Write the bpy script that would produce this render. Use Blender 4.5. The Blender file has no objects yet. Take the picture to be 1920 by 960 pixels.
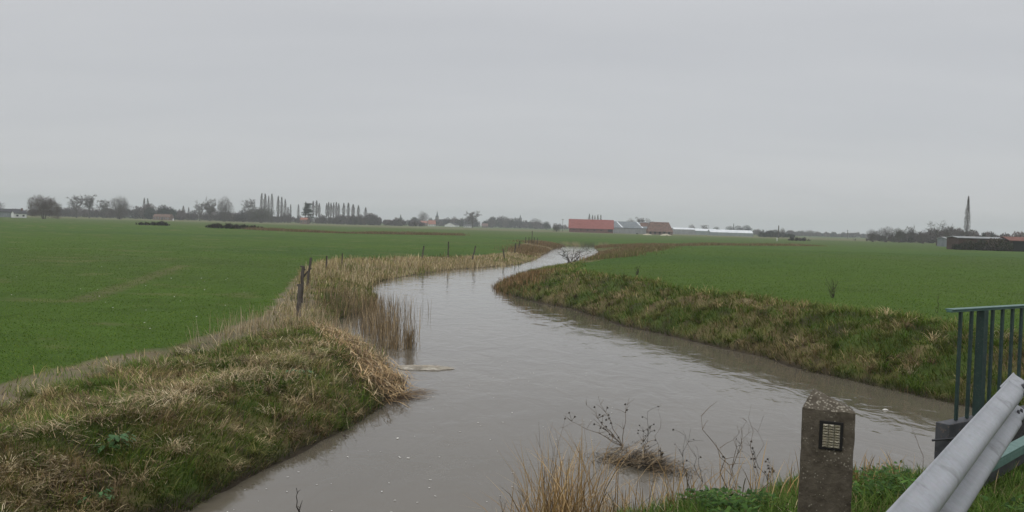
import bpy, math, random
import numpy as np
from mathutils import Vector, Matrix

rnd = random.Random(11)
rng = np.random.default_rng(11)
PI = math.pi
S = bpy.context.scene
COL = S.collection

# ------------------------------------------------------------------ camera
F = 1663.0
EYE = Vector((0, 0, 3.9))
PITCH, ROLL = math.radians(-1.95), math.radians(1.63)
CAM_M = Matrix.Rotation(PI / 2 + PITCH, 3, 'X') @ Matrix.Rotation(ROLL, 3, 'Z')


def ray(px, py):
    return CAM_M @ Vector(((px - 960) / F, -(py - 480) / F, -1.0))


def on_z(px, py, z):                 # point of the plane at height z seen there
    r = ray(px, py)
    return EYE + r * ((z - EYE.z) / r.z)


def at_y(px, py, y):                 # point at a forward distance y
    r = ray(px, py)
    return EYE + r * (y / r.y)


cd = bpy.data.cameras.new('camera')
cam = bpy.data.objects.new('camera', cd)
COL.objects.link(cam)
cam.location = EYE
cam.rotation_euler = CAM_M.to_euler()
cd.sensor_fit = 'HORIZONTAL'
cd.angle = 2 * math.atan(960 / F)
cd.clip_start, cd.clip_end = 0.1, 20000
S.camera = cam

# ------------------------------------------------------------------ noise
_lat = np.random.default_rng(5).random((256, 256))


def vnoise(x, y):
    xi, yi = np.floor(x).astype(int), np.floor(y).astype(int)
    fx, fy = x - xi, y - yi
    fx, fy = fx * fx * (3 - 2 * fx), fy * fy * (3 - 2 * fy)
    g = lambda a, b: _lat[(a) & 255, (b) & 255]
    return (g(xi, yi) * (1 - fx) + g(xi + 1, yi) * fx) * (1 - fy) + (g(xi, yi + 1) * (1 - fx) + g(xi + 1, yi + 1) * fx) * fy


def fbm(x, y, o=3):
    s, a, t = 0, 1.0, 0
    for i in range(o):
        s = s + a * vnoise(x * 2 ** i + 17.3 * i, y * 2 ** i + 9.1 * i)
        t += a
        a *= .55
    return s / t                      # 0..1


def smooth(a, b, x):
    t = np.clip((x - a) / (b - a), 0, 1)
    return t * t * (3 - 2 * t)


# ------------------------------------------------------------------ materials
def mat(name, base=(.5, .5, .5), rough=.8, metal=0, spec=.3):
    m = bpy.data.materials.new(name)
    m.use_nodes = True
    b = m.node_tree.nodes['Principled BSDF']
    b.inputs['Base Color'].default_value = (*base, 1)
    b.inputs['Roughness'].default_value = rough
    b.inputs['Metallic'].default_value = metal
    b.inputs['Specular IOR Level'].default_value = spec
    return m


def N(m, t, **kw):
    n = m.node_tree.nodes.new(t)
    for k, v in kw.items():
        if k in n.inputs:
            n.inputs[k].default_value = v
        else:
            setattr(n, k, v)
    return n


def L(m, a, b):
    m.node_tree.links.new(a, b)


def mottled(name, c0, c1, scale, rough=.85, bump=.0, spec=.3, metal=0, detail=6, stretch=(1, 1, 1), c2=None, scale2=None, lo=.35, hi=.65):
    """two colours mixed by noise, optional third in voronoi-like specks, optional bump"""
    m = mat(name, c0, rough, metal, spec)
    b = m.node_tree.nodes['Principled BSDF']
    tc = N(m, 'ShaderNodeTexCoord')
    mp = N(m, 'ShaderNodeMapping')
    mp.inputs['Scale'].default_value = stretch
    L(m, tc.outputs['Object'], mp.inputs['Vector'])
    nz = N(m, 'ShaderNodeTexNoise', Scale=scale, Detail=detail, Roughness=.6)
    L(m, mp.outputs[0], nz.inputs['Vector'])
    r = N(m, 'ShaderNodeValToRGB')
    r.color_ramp.elements[0].position, r.color_ramp.elements[1].position = lo, hi
    r.color_ramp.elements[0].color, r.color_ramp.elements[1].color = (*c0, 1), (*c1, 1)
    L(m, nz.outputs['Fac'], r.inputs['Fac'])
    out = r.outputs['Color']
    if c2:
        n2 = N(m, 'ShaderNodeTexNoise', Scale=scale2, Detail=3)
        L(m, mp.outputs[0], n2.inputs['Vector'])
        r2 = N(m, 'ShaderNodeValToRGB')
        r2.color_ramp.elements[0].position, r2.color_ramp.elements[1].position = .62, .68
        L(m, n2.outputs['Fac'], r2.inputs['Fac'])
        mx = N(m, 'ShaderNodeMix', data_type='RGBA')
        L(m, r2.outputs['Color'], mx.inputs['Factor'])
        L(m, out, mx.inputs['A'])
        mx.inputs['B'].default_value = (*c2, 1)
        out = mx.outputs['Result']
    L(m, out, b.inputs['Base Color'])
    if bump:
        bp = N(m, 'ShaderNodeBump', Strength=bump, Distance=.02)
        L(m, nz.outputs['Fac'], bp.inputs['Height'])
        L(m, bp.outputs['Normal'], b.inputs['Normal'])
    return m


def attr_mat(name, rough=.75, spec=.15, transl=0.0):
    m = mat(name, (.1, .1, .1), rough, 0, spec)
    b = m.node_tree.nodes['Principled BSDF']
    a = N(m, 'ShaderNodeAttribute', attribute_name='Col')
    L(m, a.outputs['Color'], b.inputs['Base Color'])
    if transl:
        t = N(m, 'ShaderNodeBsdfTranslucent')
        L(m, a.outputs['Color'], t.inputs['Color'])
        mx = N(m, 'ShaderNodeMixShader', Fac=transl)
        out = m.node_tree.nodes['Material Output']
        L(m, b.outputs[0], mx.inputs[1])
        L(m, t.outputs[0], mx.inputs[2])
        L(m, mx.outputs[0], out.inputs['Surface'])
    return m


def brick_mat(name, c1, c2, mortar, scale):
    m = mat(name, c1, .9)
    b = m.node_tree.nodes['Principled BSDF']
    tc = N(m, 'ShaderNodeTexCoord')
    sep = N(m, 'ShaderNodeSeparateXYZ')
    add = N(m, 'ShaderNodeMath', operation='ADD')
    cmb = N(m, 'ShaderNodeCombineXYZ')
    L(m, tc.outputs['Object'], sep.inputs[0])
    L(m, sep.outputs['X'], add.inputs[0])
    L(m, sep.outputs['Y'], add.inputs[1])
    L(m, add.outputs[0], cmb.inputs['X'])
    L(m, sep.outputs['Z'], cmb.inputs['Y'])
    br = N(m, 'ShaderNodeTexBrick', Scale=scale)
    br.inputs['Color1'].default_value, br.inputs['Color2'].default_value, br.inputs['Mortar'].default_value = (*c1, 1), (*c2, 1), (*mortar, 1)
    L(m, cmb.outputs[0], br.inputs['Vector'])
    nz = N(m, 'ShaderNodeTexNoise', Scale=.35, Detail=6)
    L(m, tc.outputs['Object'], nz.inputs['Vector'])
    r = N(m, 'ShaderNodeMapRange')
    r.inputs['To Min'].default_value, r.inputs['To Max'].default_value = .55, 1.35
    L(m, nz.outputs['Fac'], r.inputs['Value'])
    mx = N(m, 'ShaderNodeMix', data_type='RGBA', blend_type='MULTIPLY')
    mx.inputs['Factor'].default_value = 1
    L(m, br.outputs['Color'], mx.inputs['A'])
    L(m, r.outputs[0], mx.inputs['B'])
    L(m, mx.outputs['Result'], b.inputs['Base Color'])
    return m


M = dict(
    plant=attr_mat('plant_blades', .7, .12, .25),
    dead=attr_mat('dead_stems', .8, .1),
    bark=mottled('bark', (.055, .047, .04), (.11, .095, .08), 3),
    twig=mottled('bare_twigs', (.085, .07, .066), (.13, .11, .10), .4, spec=.1),
    twig_red=mottled('reddish_twigs', (.075, .05, .04), (.115, .08, .06), .4, spec=.1),
    twig_olive=mottled('olive_twigs', (.06, .058, .045), (.10, .095, .07), .4, spec=.1),
    needle=mottled('evergreen_needles', (.016, .028, .018), (.035, .05, .03), .6, spec=.15),
    red_tile=mottled('red_roof_tiles', (.21, .062, .052), (.29, .10, .085), .5, stretch=(1, 1, 3)),
    old_tile=mottled('old_brown_tiles', (.09, .055, .045), (.20, .12, .09), .8),
    orange_tile=mottled('orange_tiles', (.26, .10, .07), (.34, .15, .10), .5),
    dark_roof=mottled('dark_roof', (.03, .03, .034), (.06, .06, .065), .5),
    brick=brick_mat('dark_red_brick', (.13, .05, .04), (.18, .08, .06), (.16, .13, .11), 2.5),
    dark_brick=brick_mat('sooty_brick', (.06, .034, .028), (.09, .05, .04), (.07, .06, .05), 2.5),
    old_red=mottled('faded_red_tiles', (.14, .06, .045), (.22, .10, .08), .6),
    old_brick=brick_mat('weathered_brick', (.16, .10, .08), (.22, .14, .11), (.2, .17, .15), 2.5),
    grey_sheet=mottled('grey_fibre_sheet', (.15, .17, .18), (.22, .24, .25), .4, stretch=(3, 1, 1)),
    pale_sheet=mottled('pale_grey_cladding', (.24, .25, .25), (.33, .34, .34), .3, stretch=(4, 1, 1)),
    white=mottled('white_render', (.62, .62, .60), (.78, .78, .76), .4),
    white_roof=mottled('whitewashed_glass', (.62, .66, .68), (.80, .82, .82), .3, rough=.4),
    green_glass=mottled('greenhouse_glass', (.20, .24, .24), (.30, .34, .33), .4, rough=.3),
    pane=mat('window_pane', (.025, .028, .032), .15, 0, .5),
    dark=mat('dark_opening', (.012, .012, .012), .9),
    timber=mottled('weathered_timber', (.05, .043, .035), (.11, .095, .08), 12, stretch=(1, 1, .1), bump=.4),
    straw_heap=mottled('straw_heap', (.38, .34, .24), (.5, .46, .34), 2, bump=.5),
    steel_slate=mottled('spire_slate', (.05, .06, .07), (.08, .09, .10), .5),
    stone=mottled('church_stone', (.16, .15, .14), (.24, .22, .20), .4),
)


# galvanised steel, green paint, concrete
def galvanised():
    m = mottled('galvanised_steel', (.27, .30, .35), (.325, .355, .405), 4, rough=.5, spec=.5, metal=.35, stretch=(1, 1, 1), detail=6, c2=(.235, .25, .27), scale2=6)
    b = m.node_tree.nodes['Principled BSDF']
    tc = N(m, 'ShaderNodeTexCoord')
    mp = N(m, 'ShaderNodeMapping')
    mp.inputs['Scale'].default_value = (2, 60, 60)
    L(m, tc.outputs['Object'], mp.inputs['Vector'])
    n = N(m, 'ShaderNodeTexNoise', Scale=1.0, Detail=4)
    L(m, mp.outputs[0], n.inputs['Vector'])
    r = N(m, 'ShaderNodeMapRange')
    r.inputs['To Min'].default_value, r.inputs['To Max'].default_value = .38, .68
    L(m, n.outputs['Fac'], r.inputs['Value'])
    L(m, r.outputs[0], b.inputs['Roughness'])
    v = N(m, 'ShaderNodeTexVoronoi', Scale=55)
    L(m, tc.outputs['Object'], v.inputs['Vector'])
    src = b.inputs['Base Color'].links[0].from_socket
    mx = N(m, 'ShaderNodeMix', data_type='RGBA', blend_type='OVERLAY')
    mx.inputs['Factor'].default_value = .07
    L(m, src, mx.inputs['A'])
    L(m, v.outputs['Color'], mx.inputs['B'])
    hs = N(m, 'ShaderNodeHueSaturation', Saturation=.35)
    L(m, mx.outputs['Result'], hs.inputs['Color'])
    L(m, hs.outputs[0], b.inputs['Base Color'])
    return m


M['galv'] = galvanised()
M['green_paint'] = mottled('dark_green_paint', (.012, .032, .027), (.022, .05, .042), 14, rough=.45, spec=.5, c2=(.07, .08, .07), scale2=60)
M['green_top'] = mottled('weathered_green_paint', (.07, .145, .125), (.12, .205, .18), 18, rough=.5, spec=.4, c2=(.16, .2, .17), scale2=50)
M['grey_steel'] = mottled('dark_grey_steel', (.035, .037, .042), (.07, .072, .078), 9, rough=.6, spec=.4, c2=(.12, .10, .085), scale2=30)
M['asphalt'] = mottled('asphalt', (.04, .04, .04), (.07, .07, .07), 60, bump=.3)
M['bolt'] = mat('bolt_steel', (.06, .06, .065), .5, .6)


def concrete():
    m = mottled('old_concrete', (.058, .047, .034), (.14, .12, .09), 16, rough=.95, bump=.8, detail=10, lo=.3, hi=.72)
    b = m.node_tree.nodes['Principled BSDF']
    src = b.inputs['Base Color'].links[0].from_socket
    tc = N(m, 'ShaderNodeTexCoord')
    v = N(m, 'ShaderNodeTexVoronoi', Scale=75)
    v.inputs['Randomness'].default_value = 1
    L(m, tc.outputs['Object'], v.inputs['Vector'])
    n2 = N(m, 'ShaderNodeTexNoise', Scale=11, Detail=4)
    L(m, tc.outputs['Object'], n2.inputs['Vector'])
    sub = N(m, 'ShaderNodeMath', operation='MULTIPLY_ADD')     # bigger pale pebbles where the noise is high
    L(m, n2.outputs['Fac'], sub.inputs[0])
    sub.inputs[1].default_value = -.75
    L(m, v.outputs['Distance'], sub.inputs[2])
    # more lichen on the upward faces of the cap
    g = N(m, 'ShaderNodeNewGeometry')
    sp = N(m, 'ShaderNodeSeparateXYZ')
    L(m, g.outputs['Normal'], sp.inputs[0])
    ma = N(m, 'ShaderNodeMath', operation='MULTIPLY_ADD')
    L(m, sp.outputs['Z'], ma.inputs[0])
    ma.inputs[1].default_value = -.17
    L(m, sub.outputs[0], ma.inputs[2])
    r = N(m, 'ShaderNodeValToRGB')
    r.color_ramp.elements[0].position, r.color_ramp.elements[1].position = 0.0, .11
    r.color_ramp.elements[0].color, r.color_ramp.elements[1].color = (1, 1, 1, 1), (0, 0, 0, 1)
    ad = N(m, 'ShaderNodeMath', operation='ADD')
    L(m, ma.outputs[0], ad.inputs[0])
    ad.inputs[1].default_value = .285
    L(m, ad.outputs[0], r.inputs['Fac'])
    mx = N(m, 'ShaderNodeMix', data_type='RGBA')
    L(m, r.outputs['Color'], mx.inputs['Factor'])
    L(m, src, mx.inputs['A'])
    mx.inputs['B'].default_value = (.27, .245, .195, 1)
    L(m, mx.outputs['Result'], b.inputs['Base Color'])
    return m


M['concrete'] = concrete()
M['reflector'] = mat('prismatic_glass', (.33, .30, .22), .14, .35, .8)
M['rubber'] = mat('black_frame', (.012, .011, .01), .6)
M['foam'] = mottled('river_foam', (.26, .23, .18), (.55, .51, .43), 9, bump=.6)
M['pale'] = mat('pale_fleck', (.62, .60, .55), .8)


# ------------------------------------------------------------------ object helpers
def link(name, me, m, parent=None):
    o = bpy.data.objects.new(name, me)
    COL.objects.link(o)
    if m is not None and not me.materials:
        me.materials.append(m)
    if parent is not None:
        o.parent = parent
    return o


def tag(o, label=None, cat=None, group=None, kind=None):
    if label:
        o['label'] = label
    if cat:
        o['category'] = cat
    if group:
        o['group'] = group
    if kind:
        o['kind'] = kind
    return o


def empty(name, loc, label, cat, group=None, rz=0):
    o = bpy.data.objects.new(name, None)
    COL.objects.link(o)
    o.location = loc
    o.rotation_euler = (0, 0, rz)
    o.empty_display_size = .1
    return tag(o, label, cat, group)


class MB:
    """collects quads, boxes, tubes into one mesh"""
    def __init__(s):
        s.v, s.f = [], []

    def add(s, v, f):
        n = len(s.v)
        s.v += [tuple(p) for p in v]
        s.f += [tuple(i + n for i in q) for q in f]

    def box(s, x0, x1, y0, y1, z0, z1):
        s.add([(x0, y0, z0), (x1, y0, z0), (x1, y1, z0), (x0, y1, z0), (x0, y0, z1), (x1, y0, z1), (x1, y1, z1), (x0, y1, z1)],
              [(3, 2, 1, 0), (4, 5, 6, 7), (0, 1, 5, 4), (1, 2, 6, 5), (2, 3, 7, 6), (3, 0, 4, 7)])

    def tube(s, pts, radii, n=4, cap=True):
        rings = []
        for i, p in enumerate(pts):
            p = Vector(p)
            d = (Vector(pts[min(i + 1, len(pts) - 1)]) - Vector(pts[max(i - 1, 0)]))
            if d.length < 1e-9:
                d = Vector((0, 0, 1))
            d.normalize()
            a = d.orthogonal().normalized() if abs(d.z) < .98 else Vector((1, 0, 0))
            b = d.cross(a).normalized()
            a = b.cross(d)
            rings.append([p + (a * math.cos(2 * PI * k / n) + b * math.sin(2 * PI * k / n)) * radii[i] for k in range(n)])
        base = len(s.v)
        for r in rings:
            s.v += [tuple(q) for q in r]
        for i in range(len(rings) - 1):
            for k in range(n):
                s.f.append((base + i * n + k, base + i * n + (k + 1) % n, base + (i + 1) * n + (k + 1) % n, base + (i + 1) * n + k))
        if cap:
            s.f.append(tuple(base + k for k in range(n))[::-1])
            s.f.append(tuple(base + (len(rings) - 1) * n + k for k in range(n)))

    def mesh(s, name, smooth_=False):
        me = bpy.data.meshes.new(name)
        me.from_pydata(s.v, [], s.f)
        me.update()
        if smooth_:
            me.shade_smooth()
        return me

    def obj(s, name, m, parent=None, smooth_=False):
        return link(name, s.mesh(name, smooth_), m, parent)


def bevel(o, w, seg=2):
    b = o.modifiers.new('bevel', 'BEVEL')
    b.width, b.segments, b.limit_method = w, seg, 'ANGLE'
    return o


def np_mesh(name, V, loops, starts, totals, col=None):
    me = bpy.data.meshes.new(name)
    me.vertices.add(len(V))
    me.vertices.foreach_set('co', np.ascontiguousarray(V, np.float32).ravel())
    me.loops.add(len(loops))
    me.loops.foreach_set('vertex_index', np.ascontiguousarray(loops, np.int32))
    me.polygons.add(len(starts))
    me.polygons.foreach_set('loop_start', np.ascontiguousarray(starts, np.int32))
    me.polygons.foreach_set('loop_total', np.ascontiguousarray(totals, np.int32))
    if col is not None:
        a = me.attributes.new('Col', 'FLOAT_COLOR', 'POINT')
        c = np.ones((len(V), 4), np.float32)
        c[:, :3] = col
        a.data.foreach_set('color', c.ravel())
    me.update(calc_edges=True)
    return me


def blades(name, P, az, a0, a1, Ln, W, C, K=2, twist=None):
    """N curved tapering blades: base points P, azimuth of the lean, lean from vertical at root a0 and tip a1, length, width, colour"""
    n = len(P)
    P = np.asarray(P, float)
    dirx, diry = np.cos(az), np.sin(az)
    tw = az + PI / 2 if twist is None else az + PI / 2 + twist
    wx, wy = np.cos(tw), np.sin(tw)
    nv = 2 * K + 1
    V = np.zeros((n, nv, 3))
    p = P.copy()
    for k in range(K + 1):
        w = W * (1 - .55 * k / K) * .5 if k < K else W * 0
        if k < K:
            V[:, 2 * k, 0], V[:, 2 * k, 1], V[:, 2 * k, 2] = p[:, 0] - wx * w, p[:, 1] - wy * w, p[:, 2]
            V[:, 2 * k + 1, 0], V[:, 2 * k + 1, 1], V[:, 2 * k + 1, 2] = p[:, 0] + wx * w, p[:, 1] + wy * w, p[:, 2]
        else:
            V[:, 2 * K] = p
        if k < K:
            a = a0 + (a1 - a0) * (k + .5) / K
            s = Ln / K
            p[:, 0] += dirx * np.sin(a) * s
            p[:, 1] += diry * np.sin(a) * s
            p[:, 2] += np.cos(a) * s
    tmpl = []
    for k in range(K - 1):
        tmpl += [2 * k, 2 * k + 1, 2 * k + 3, 2 * k + 2]
    tmpl += [2 * K - 2, 2 * K - 1, 2 * K]
    tmpl = np.array(tmpl)
    loops = (np.arange(n)[:, None] * nv + tmpl[None]).ravel()
    tot = np.array([4] * (K - 1) + [3])
    totals = np.tile(tot, n)
    starts = np.concatenate([[0], np.cumsum(totals)[:-1]])
    Cv = np.repeat(np.asarray(C)[:, None, :], nv, 1).reshape(-1, 3)
    return np_mesh(name, V.reshape(-1, 3), loops, starts, totals, Cv)


def pick(colors, n, weights=None, jit=.22):
    c = np.array(colors)
    idx = rng.choice(len(c), n, p=None if weights is None else np.array(weights) / sum(weights))
    return c[idx] * (1 + jit * rng.standard_normal((n, 1))).clip(.45, 1.7)


# ------------------------------------------------------------------ the river and the land
LEFT_PX = [(350, 958), (440, 905), (520, 868), (600, 825), (650, 804), (708, 767), (745, 745), (754, 722), (725, 690), (687, 660), (640, 630), (618, 612),
           (640, 597), (700, 580), (705, 556), (690, 542), (711, 528), (762, 518), (843, 506), (915, 501), (975, 496), (1003, 487), (1018, 478), (1041, 466), (1058, 461.5)]
RIGHT_PX = [(1112, 461.5), (1124, 476), (1088, 487), (1020, 502), (975, 516), (929, 536), (946, 551), (1003, 566), (1072, 579), (1170, 611), (1267, 632), (1347, 651),
            (1433, 669), (1500, 692), (1633, 722), (1793, 759)]
lw = [on_z(x, y, 0) for x, y in LEFT_PX]
rw = [on_z(x, y, 0) for x, y in RIGHT_PX]
left_pts = [(-40, 1.0), (-20, 4.2), (-11, 6.6), (-6.6, 9.3)] + [(p.x, p.y) for p in lw]
right_pts = [(p.x, p.y) for p in rw] + [(13.5, 16.4), (17, 9.5), (21, -2), (30, -30)]
near_pts = [(16, -30), (11.5, -4), (9.6, 3.0), (8.4, 8.0), (6.6, 10.9), (4.9, 10.9), (2.5, 9.5), (.9, 8.95), (-.6, 8.1), (-2.0, 6.4), (-4.4, 3.8), (-10, 2.6), (-22, -1.5), (-40, -5)]
# the river's far reach turns away behind the reeds
POLY = np.array(left_pts + right_pts + near_pts)
ZONE = np.array([0] * (len(left_pts) - 1) + [1] * (len(right_pts)) + [2] * (len(near_pts)) + [2])[:len(POLY)]
ZONE[len(left_pts) - 1] = 1
ZONE[len(left_pts) + len(right_pts) - 1] = 2


def seg_dist(x, y, A, B):
    best = np.full(x.shape, 1e9)
    idx = np.zeros(x.shape, int)
    for i in range(len(A)):
        ax, ay = A[i]
        bx, by = B[i]
        dx, dy = bx - ax, by - ay
        t = np.clip(((x - ax) * dx + (y - ay) * dy) / (dx * dx + dy * dy + 1e-9), 0, 1)
        d = np.hypot(x - ax - t * dx, y - ay - t * dy)
        m = d < best
        best[m] = d[m]
        idx[m] = i
    return best, idx


def inside(x, y, poly):
    r = np.zeros(x.shape, bool)
    n = len(poly)
    for i in range(n):
        x1, y1 = poly[i]
        x2, y2 = poly[(i + 1) % n]
        c = ((y1 > y) != (y2 > y))
        with np.errstate(divide='ignore', invalid='ignore'):
            xi = (x2 - x1) * (y - y1) / (y2 - y1 + 1e-12) + x1
        r ^= c & (x < xi)
    return r


def river(x, y):                        # signed distance (land positive), zone of the nearest bank
    d, i = seg_dist(x, y, POLY, np.roll(POLY, -1, 0))
    return np.where(inside(x, y, POLY), -d, d), ZONE[i]


FE_PX = [(-90, 738), (47, 699), (156, 673), (219, 660), (312, 647), (390, 625), (453, 606), (500, 584), (521, 563), (551, 521), (581, 497), (612, 486), (700, 484),
         (790, 481), (889, 478), (945, 472), (975, 460), (1005, 450)]
_fe = [on_z(x, y, .76) for x, y in FE_PX]
FIELD_L = np.array([(-30, 4)] + [(p.x, p.y) for p in _fe] + [(40, 420), (-900, 420), (-900, 0)])


def field_left(x, y):
    d, i = seg_dist(x, y, FIELD_L, np.roll(FIELD_L, -1, 0))
    return np.where(inside(x, y, FIELD_L), d, -d)


HZ, WZ = np.array([.70, 1.32, 2.3]), np.array([2.3, 3.6, 4.6])


def ground(x, y, full=False):
    x, y = np.asarray(x, float), np.asarray(y, float)
    s, z = river(x, y)
    s = s + .35 * (fbm(x * .9, y * .9, 2) - .5) * smooth(400, 40, np.hypot(x, y))
    far = smooth(70, 170, y)
    hz = HZ[z] * (1 - far) + 1.0 * far
    t = np.clip(s / (WZ[z] + 9 * smooth(50, 64, y) * smooth(210, 180, y) * np.where(z == 1, 1, .5)), 0, 1)
    prof = np.where(z == 2, 1 - (1 - t) ** 2.2, 1 - (1 - t) ** 1.7)
    h = np.where(s > 0, hz * prof, np.maximum(-.9, s * .45))
    near = smooth(120, 40, np.hypot(x, y))
    lump = (fbm(x * 1.7 + 3, y * 1.7, 3) - .5) * .44 + (fbm(x * .55, y * .55, 2) - .5) * .35
    band = smooth(0, .5, s) * smooth(WZ[z] + 2.6, WZ[z] * .6, s) * np.where(z == 2, .45, np.where(z == 1, .95, .55))
    h = h + lump * band * near
    # low ridge of litter along the left crest
    h = h + np.where(z == 0, .07 * np.exp(-((s - 2.3) / .7) ** 2) * near * smooth(45, 25, y), 0)
    h = h + (fbm(x * .12 + 8, y * .12, 3) - .5) * .12 * smooth(3, 12, s) * np.where(z == 2, .3, 1)
    if full:
        return h, s, z
    return h


def land_color(x, y, h, s, z):
    n1, n2, n3 = fbm(x * .8, y * .8, 3), fbm(x * .25 + 40, y * .25, 3), fbm(x * 2.6 + 11, y * 2.6, 2)
    r = np.hypot(x, y)
    c = np.zeros(x.shape + (3,))

    def lay(col, w):
        c[...] = c * (1 - w[..., None]) + np.array(col) * w[..., None]
    one = np.ones(x.shape)
    lay((.067, .116, .0172), one)
    big = fbm(x * .02 + 3, y * .035, 3)
    lay((.066, .102, .022), smooth(.48, .75, big) * .8)
    lay((.043, .09, .019), smooth(.5, .25, big) * .6)
    lay((.085, .11, .03), smooth(230, 330, y) * .5)
    lay((.16, .15, .08), smooth(430, 520, y) * smooth(900, 700, y) * .7)
    fl = field_left(x, y)
    fl = fl + (n1 - .5) * .9
    w_r = WZ[z]
    # banks
    edge = np.where(z == 0, smooth(.25, -.25, fl) * (y < 420), np.where(z == 1, smooth(w_r + 1.3, w_r - .3, s + (n2 - .5) * 3), 1.0 * (r < 60)))
    lay((.125, .13, .042), edge)
    lay((.17, .135, .07), edge * smooth(.5, .66, n1) * np.where(z == 2, .4, .9))
    lay((.06, .10, .022), edge * smooth(.5, .38, n1) * .8)
    lay((.06, .045, .03), edge * smooth(.56, .7, n3) * .7)
    # bare strip along the left field
    path = np.where(z == 0, smooth(-1.6, -1.0, fl) * smooth(.15, -.2, fl), 0) * smooth(120, 60, y) * smooth(.3, .5, n2 + .12)
    lay((.21, .175, .12), path * .85)
    # brown reeds far along the river
    reed = np.where(z < 2, smooth(34, 55, y) * smooth(420, 260, y) * (z == 0) * smooth(.4, -.4, fl), 0)
    lay((.21, .16, .085), reed * .8)
    lay((.05, .04, .027), smooth(.28, .05, s + (n3 - .5) * .3))
    # tyre marks and thin patches in the field
    fld = np.where(z == 0, smooth(.2, 1.2, fl), 0)
    a = on_z(150, 555, .9)
    b = on_z(345, 492, .9)
    d1, _ = seg_dist(x, y, np.array([(a.x, a.y)]), np.array([(b.x, b.y)]))
    lay((.14, .125, .06), fld * smooth(.75, .2, d1 + (n3 - .5) * .5) * .6)
    lay((.13, .135, .05), fld * smooth(.63, .75, fbm(x * .35 + 7, y * .5, 4)) * .6)
    return np.clip(c, .01, 1)


def build_terrain():
    th = np.unique(np.concatenate([np.linspace(-180, -44, 60), np.linspace(-44, 44, 680), np.linspace(44, 180, 60)]))[:-1]
    rr = np.concatenate([[1.2], np.geomspace(2.6, 190, 380), np.geomspace(200, 4400, 62)])
    T, R = np.meshgrid(np.radians(th), rr)
    X, Y = R * np.sin(T), R * np.cos(T)
    h, s, z = ground(X, Y, True)
    C = land_color(X, Y, h, s, z)
    nr, nt = X.shape
    V = np.stack([X, Y, h], -1).reshape(-1, 3)
    i, j = np.meshgrid(np.arange(nr - 1), np.arange(nt), indexing='ij')
    a = i * nt + j
    b = i * nt + (j + 1) % nt
    q = np.stack([a, b, b + nt, a + nt], -1).reshape(-1, 4)[:, ::-1]
    V = np.vstack([V, [[0, 0, 2.3]]])
    Cc = np.vstack([C.reshape(-1, 3), [[.06, .1, .03]]])
    jj = np.arange(nt)
    tri = np.stack([np.full(nt, len(V) - 1), (jj + 1) % nt, jj], -1)
    loops = np.concatenate([q.ravel(), tri.ravel()])
    tot = np.concatenate([np.full(len(q), 4), np.full(len(tri), 3)])
    st = np.concatenate([[0], np.cumsum(tot)[:-1]])
    me = np_mesh('ground', V, loops, st, tot, Cc)
    me.shade_smooth()
    m = attr_mat('earth_and_turf', .95, .1)
    b = m.node_tree.nodes['Principled BSDF']
    src = b.inputs['Base Color'].links[0].from_socket
    tc = N(m, 'ShaderNodeTexCoord')
    n1 = N(m, 'ShaderNodeTexNoise', Scale=9.0, Detail=8, Roughness=.7)
    L(m, tc.outputs['Object'], n1.inputs['Vector'])
    n2 = N(m, 'ShaderNodeTexNoise', Scale=.6, Detail=8, Roughness=.65)
    L(m, tc.outputs['Object'], n2.inputs['Vector'])
    ad = N(m, 'ShaderNodeMath', operation='ADD')
    L(m, n1.outputs['Fac'], ad.inputs[0])
    L(m, n2.outputs['Fac'], ad.inputs[1])
    r = N(m, 'ShaderNodeMapRange')
    r.inputs['From Min'].default_value, r.inputs['From Max'].default_value = .6, 1.4
    r.inputs['To Min'].default_value, r.inputs['To Max'].default_value = .62, 1.38
    L(m, ad.outputs[0], r.inputs['Value'])
    mx = N(m, 'ShaderNodeMix', data_type='RGBA', blend_type='MULTIPLY')
    mx.inputs['Factor'].default_value = 1
    L(m, src, mx.inputs['A'])
    L(m, r.outputs[0], mx.inputs['B'])
    L(m, mx.outputs['Result'], b.inputs['Base Color'])
    bp = N(m, 'ShaderNodeBump', Strength=.7, Distance=.08)
    L(m, n1.outputs['Fac'], bp.inputs['Height'])
    L(m, bp.outputs['Normal'], b.inputs['Normal'])
    o = link('ground', me, m)
    tag(o, kind='structure')


build_terrain()


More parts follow.
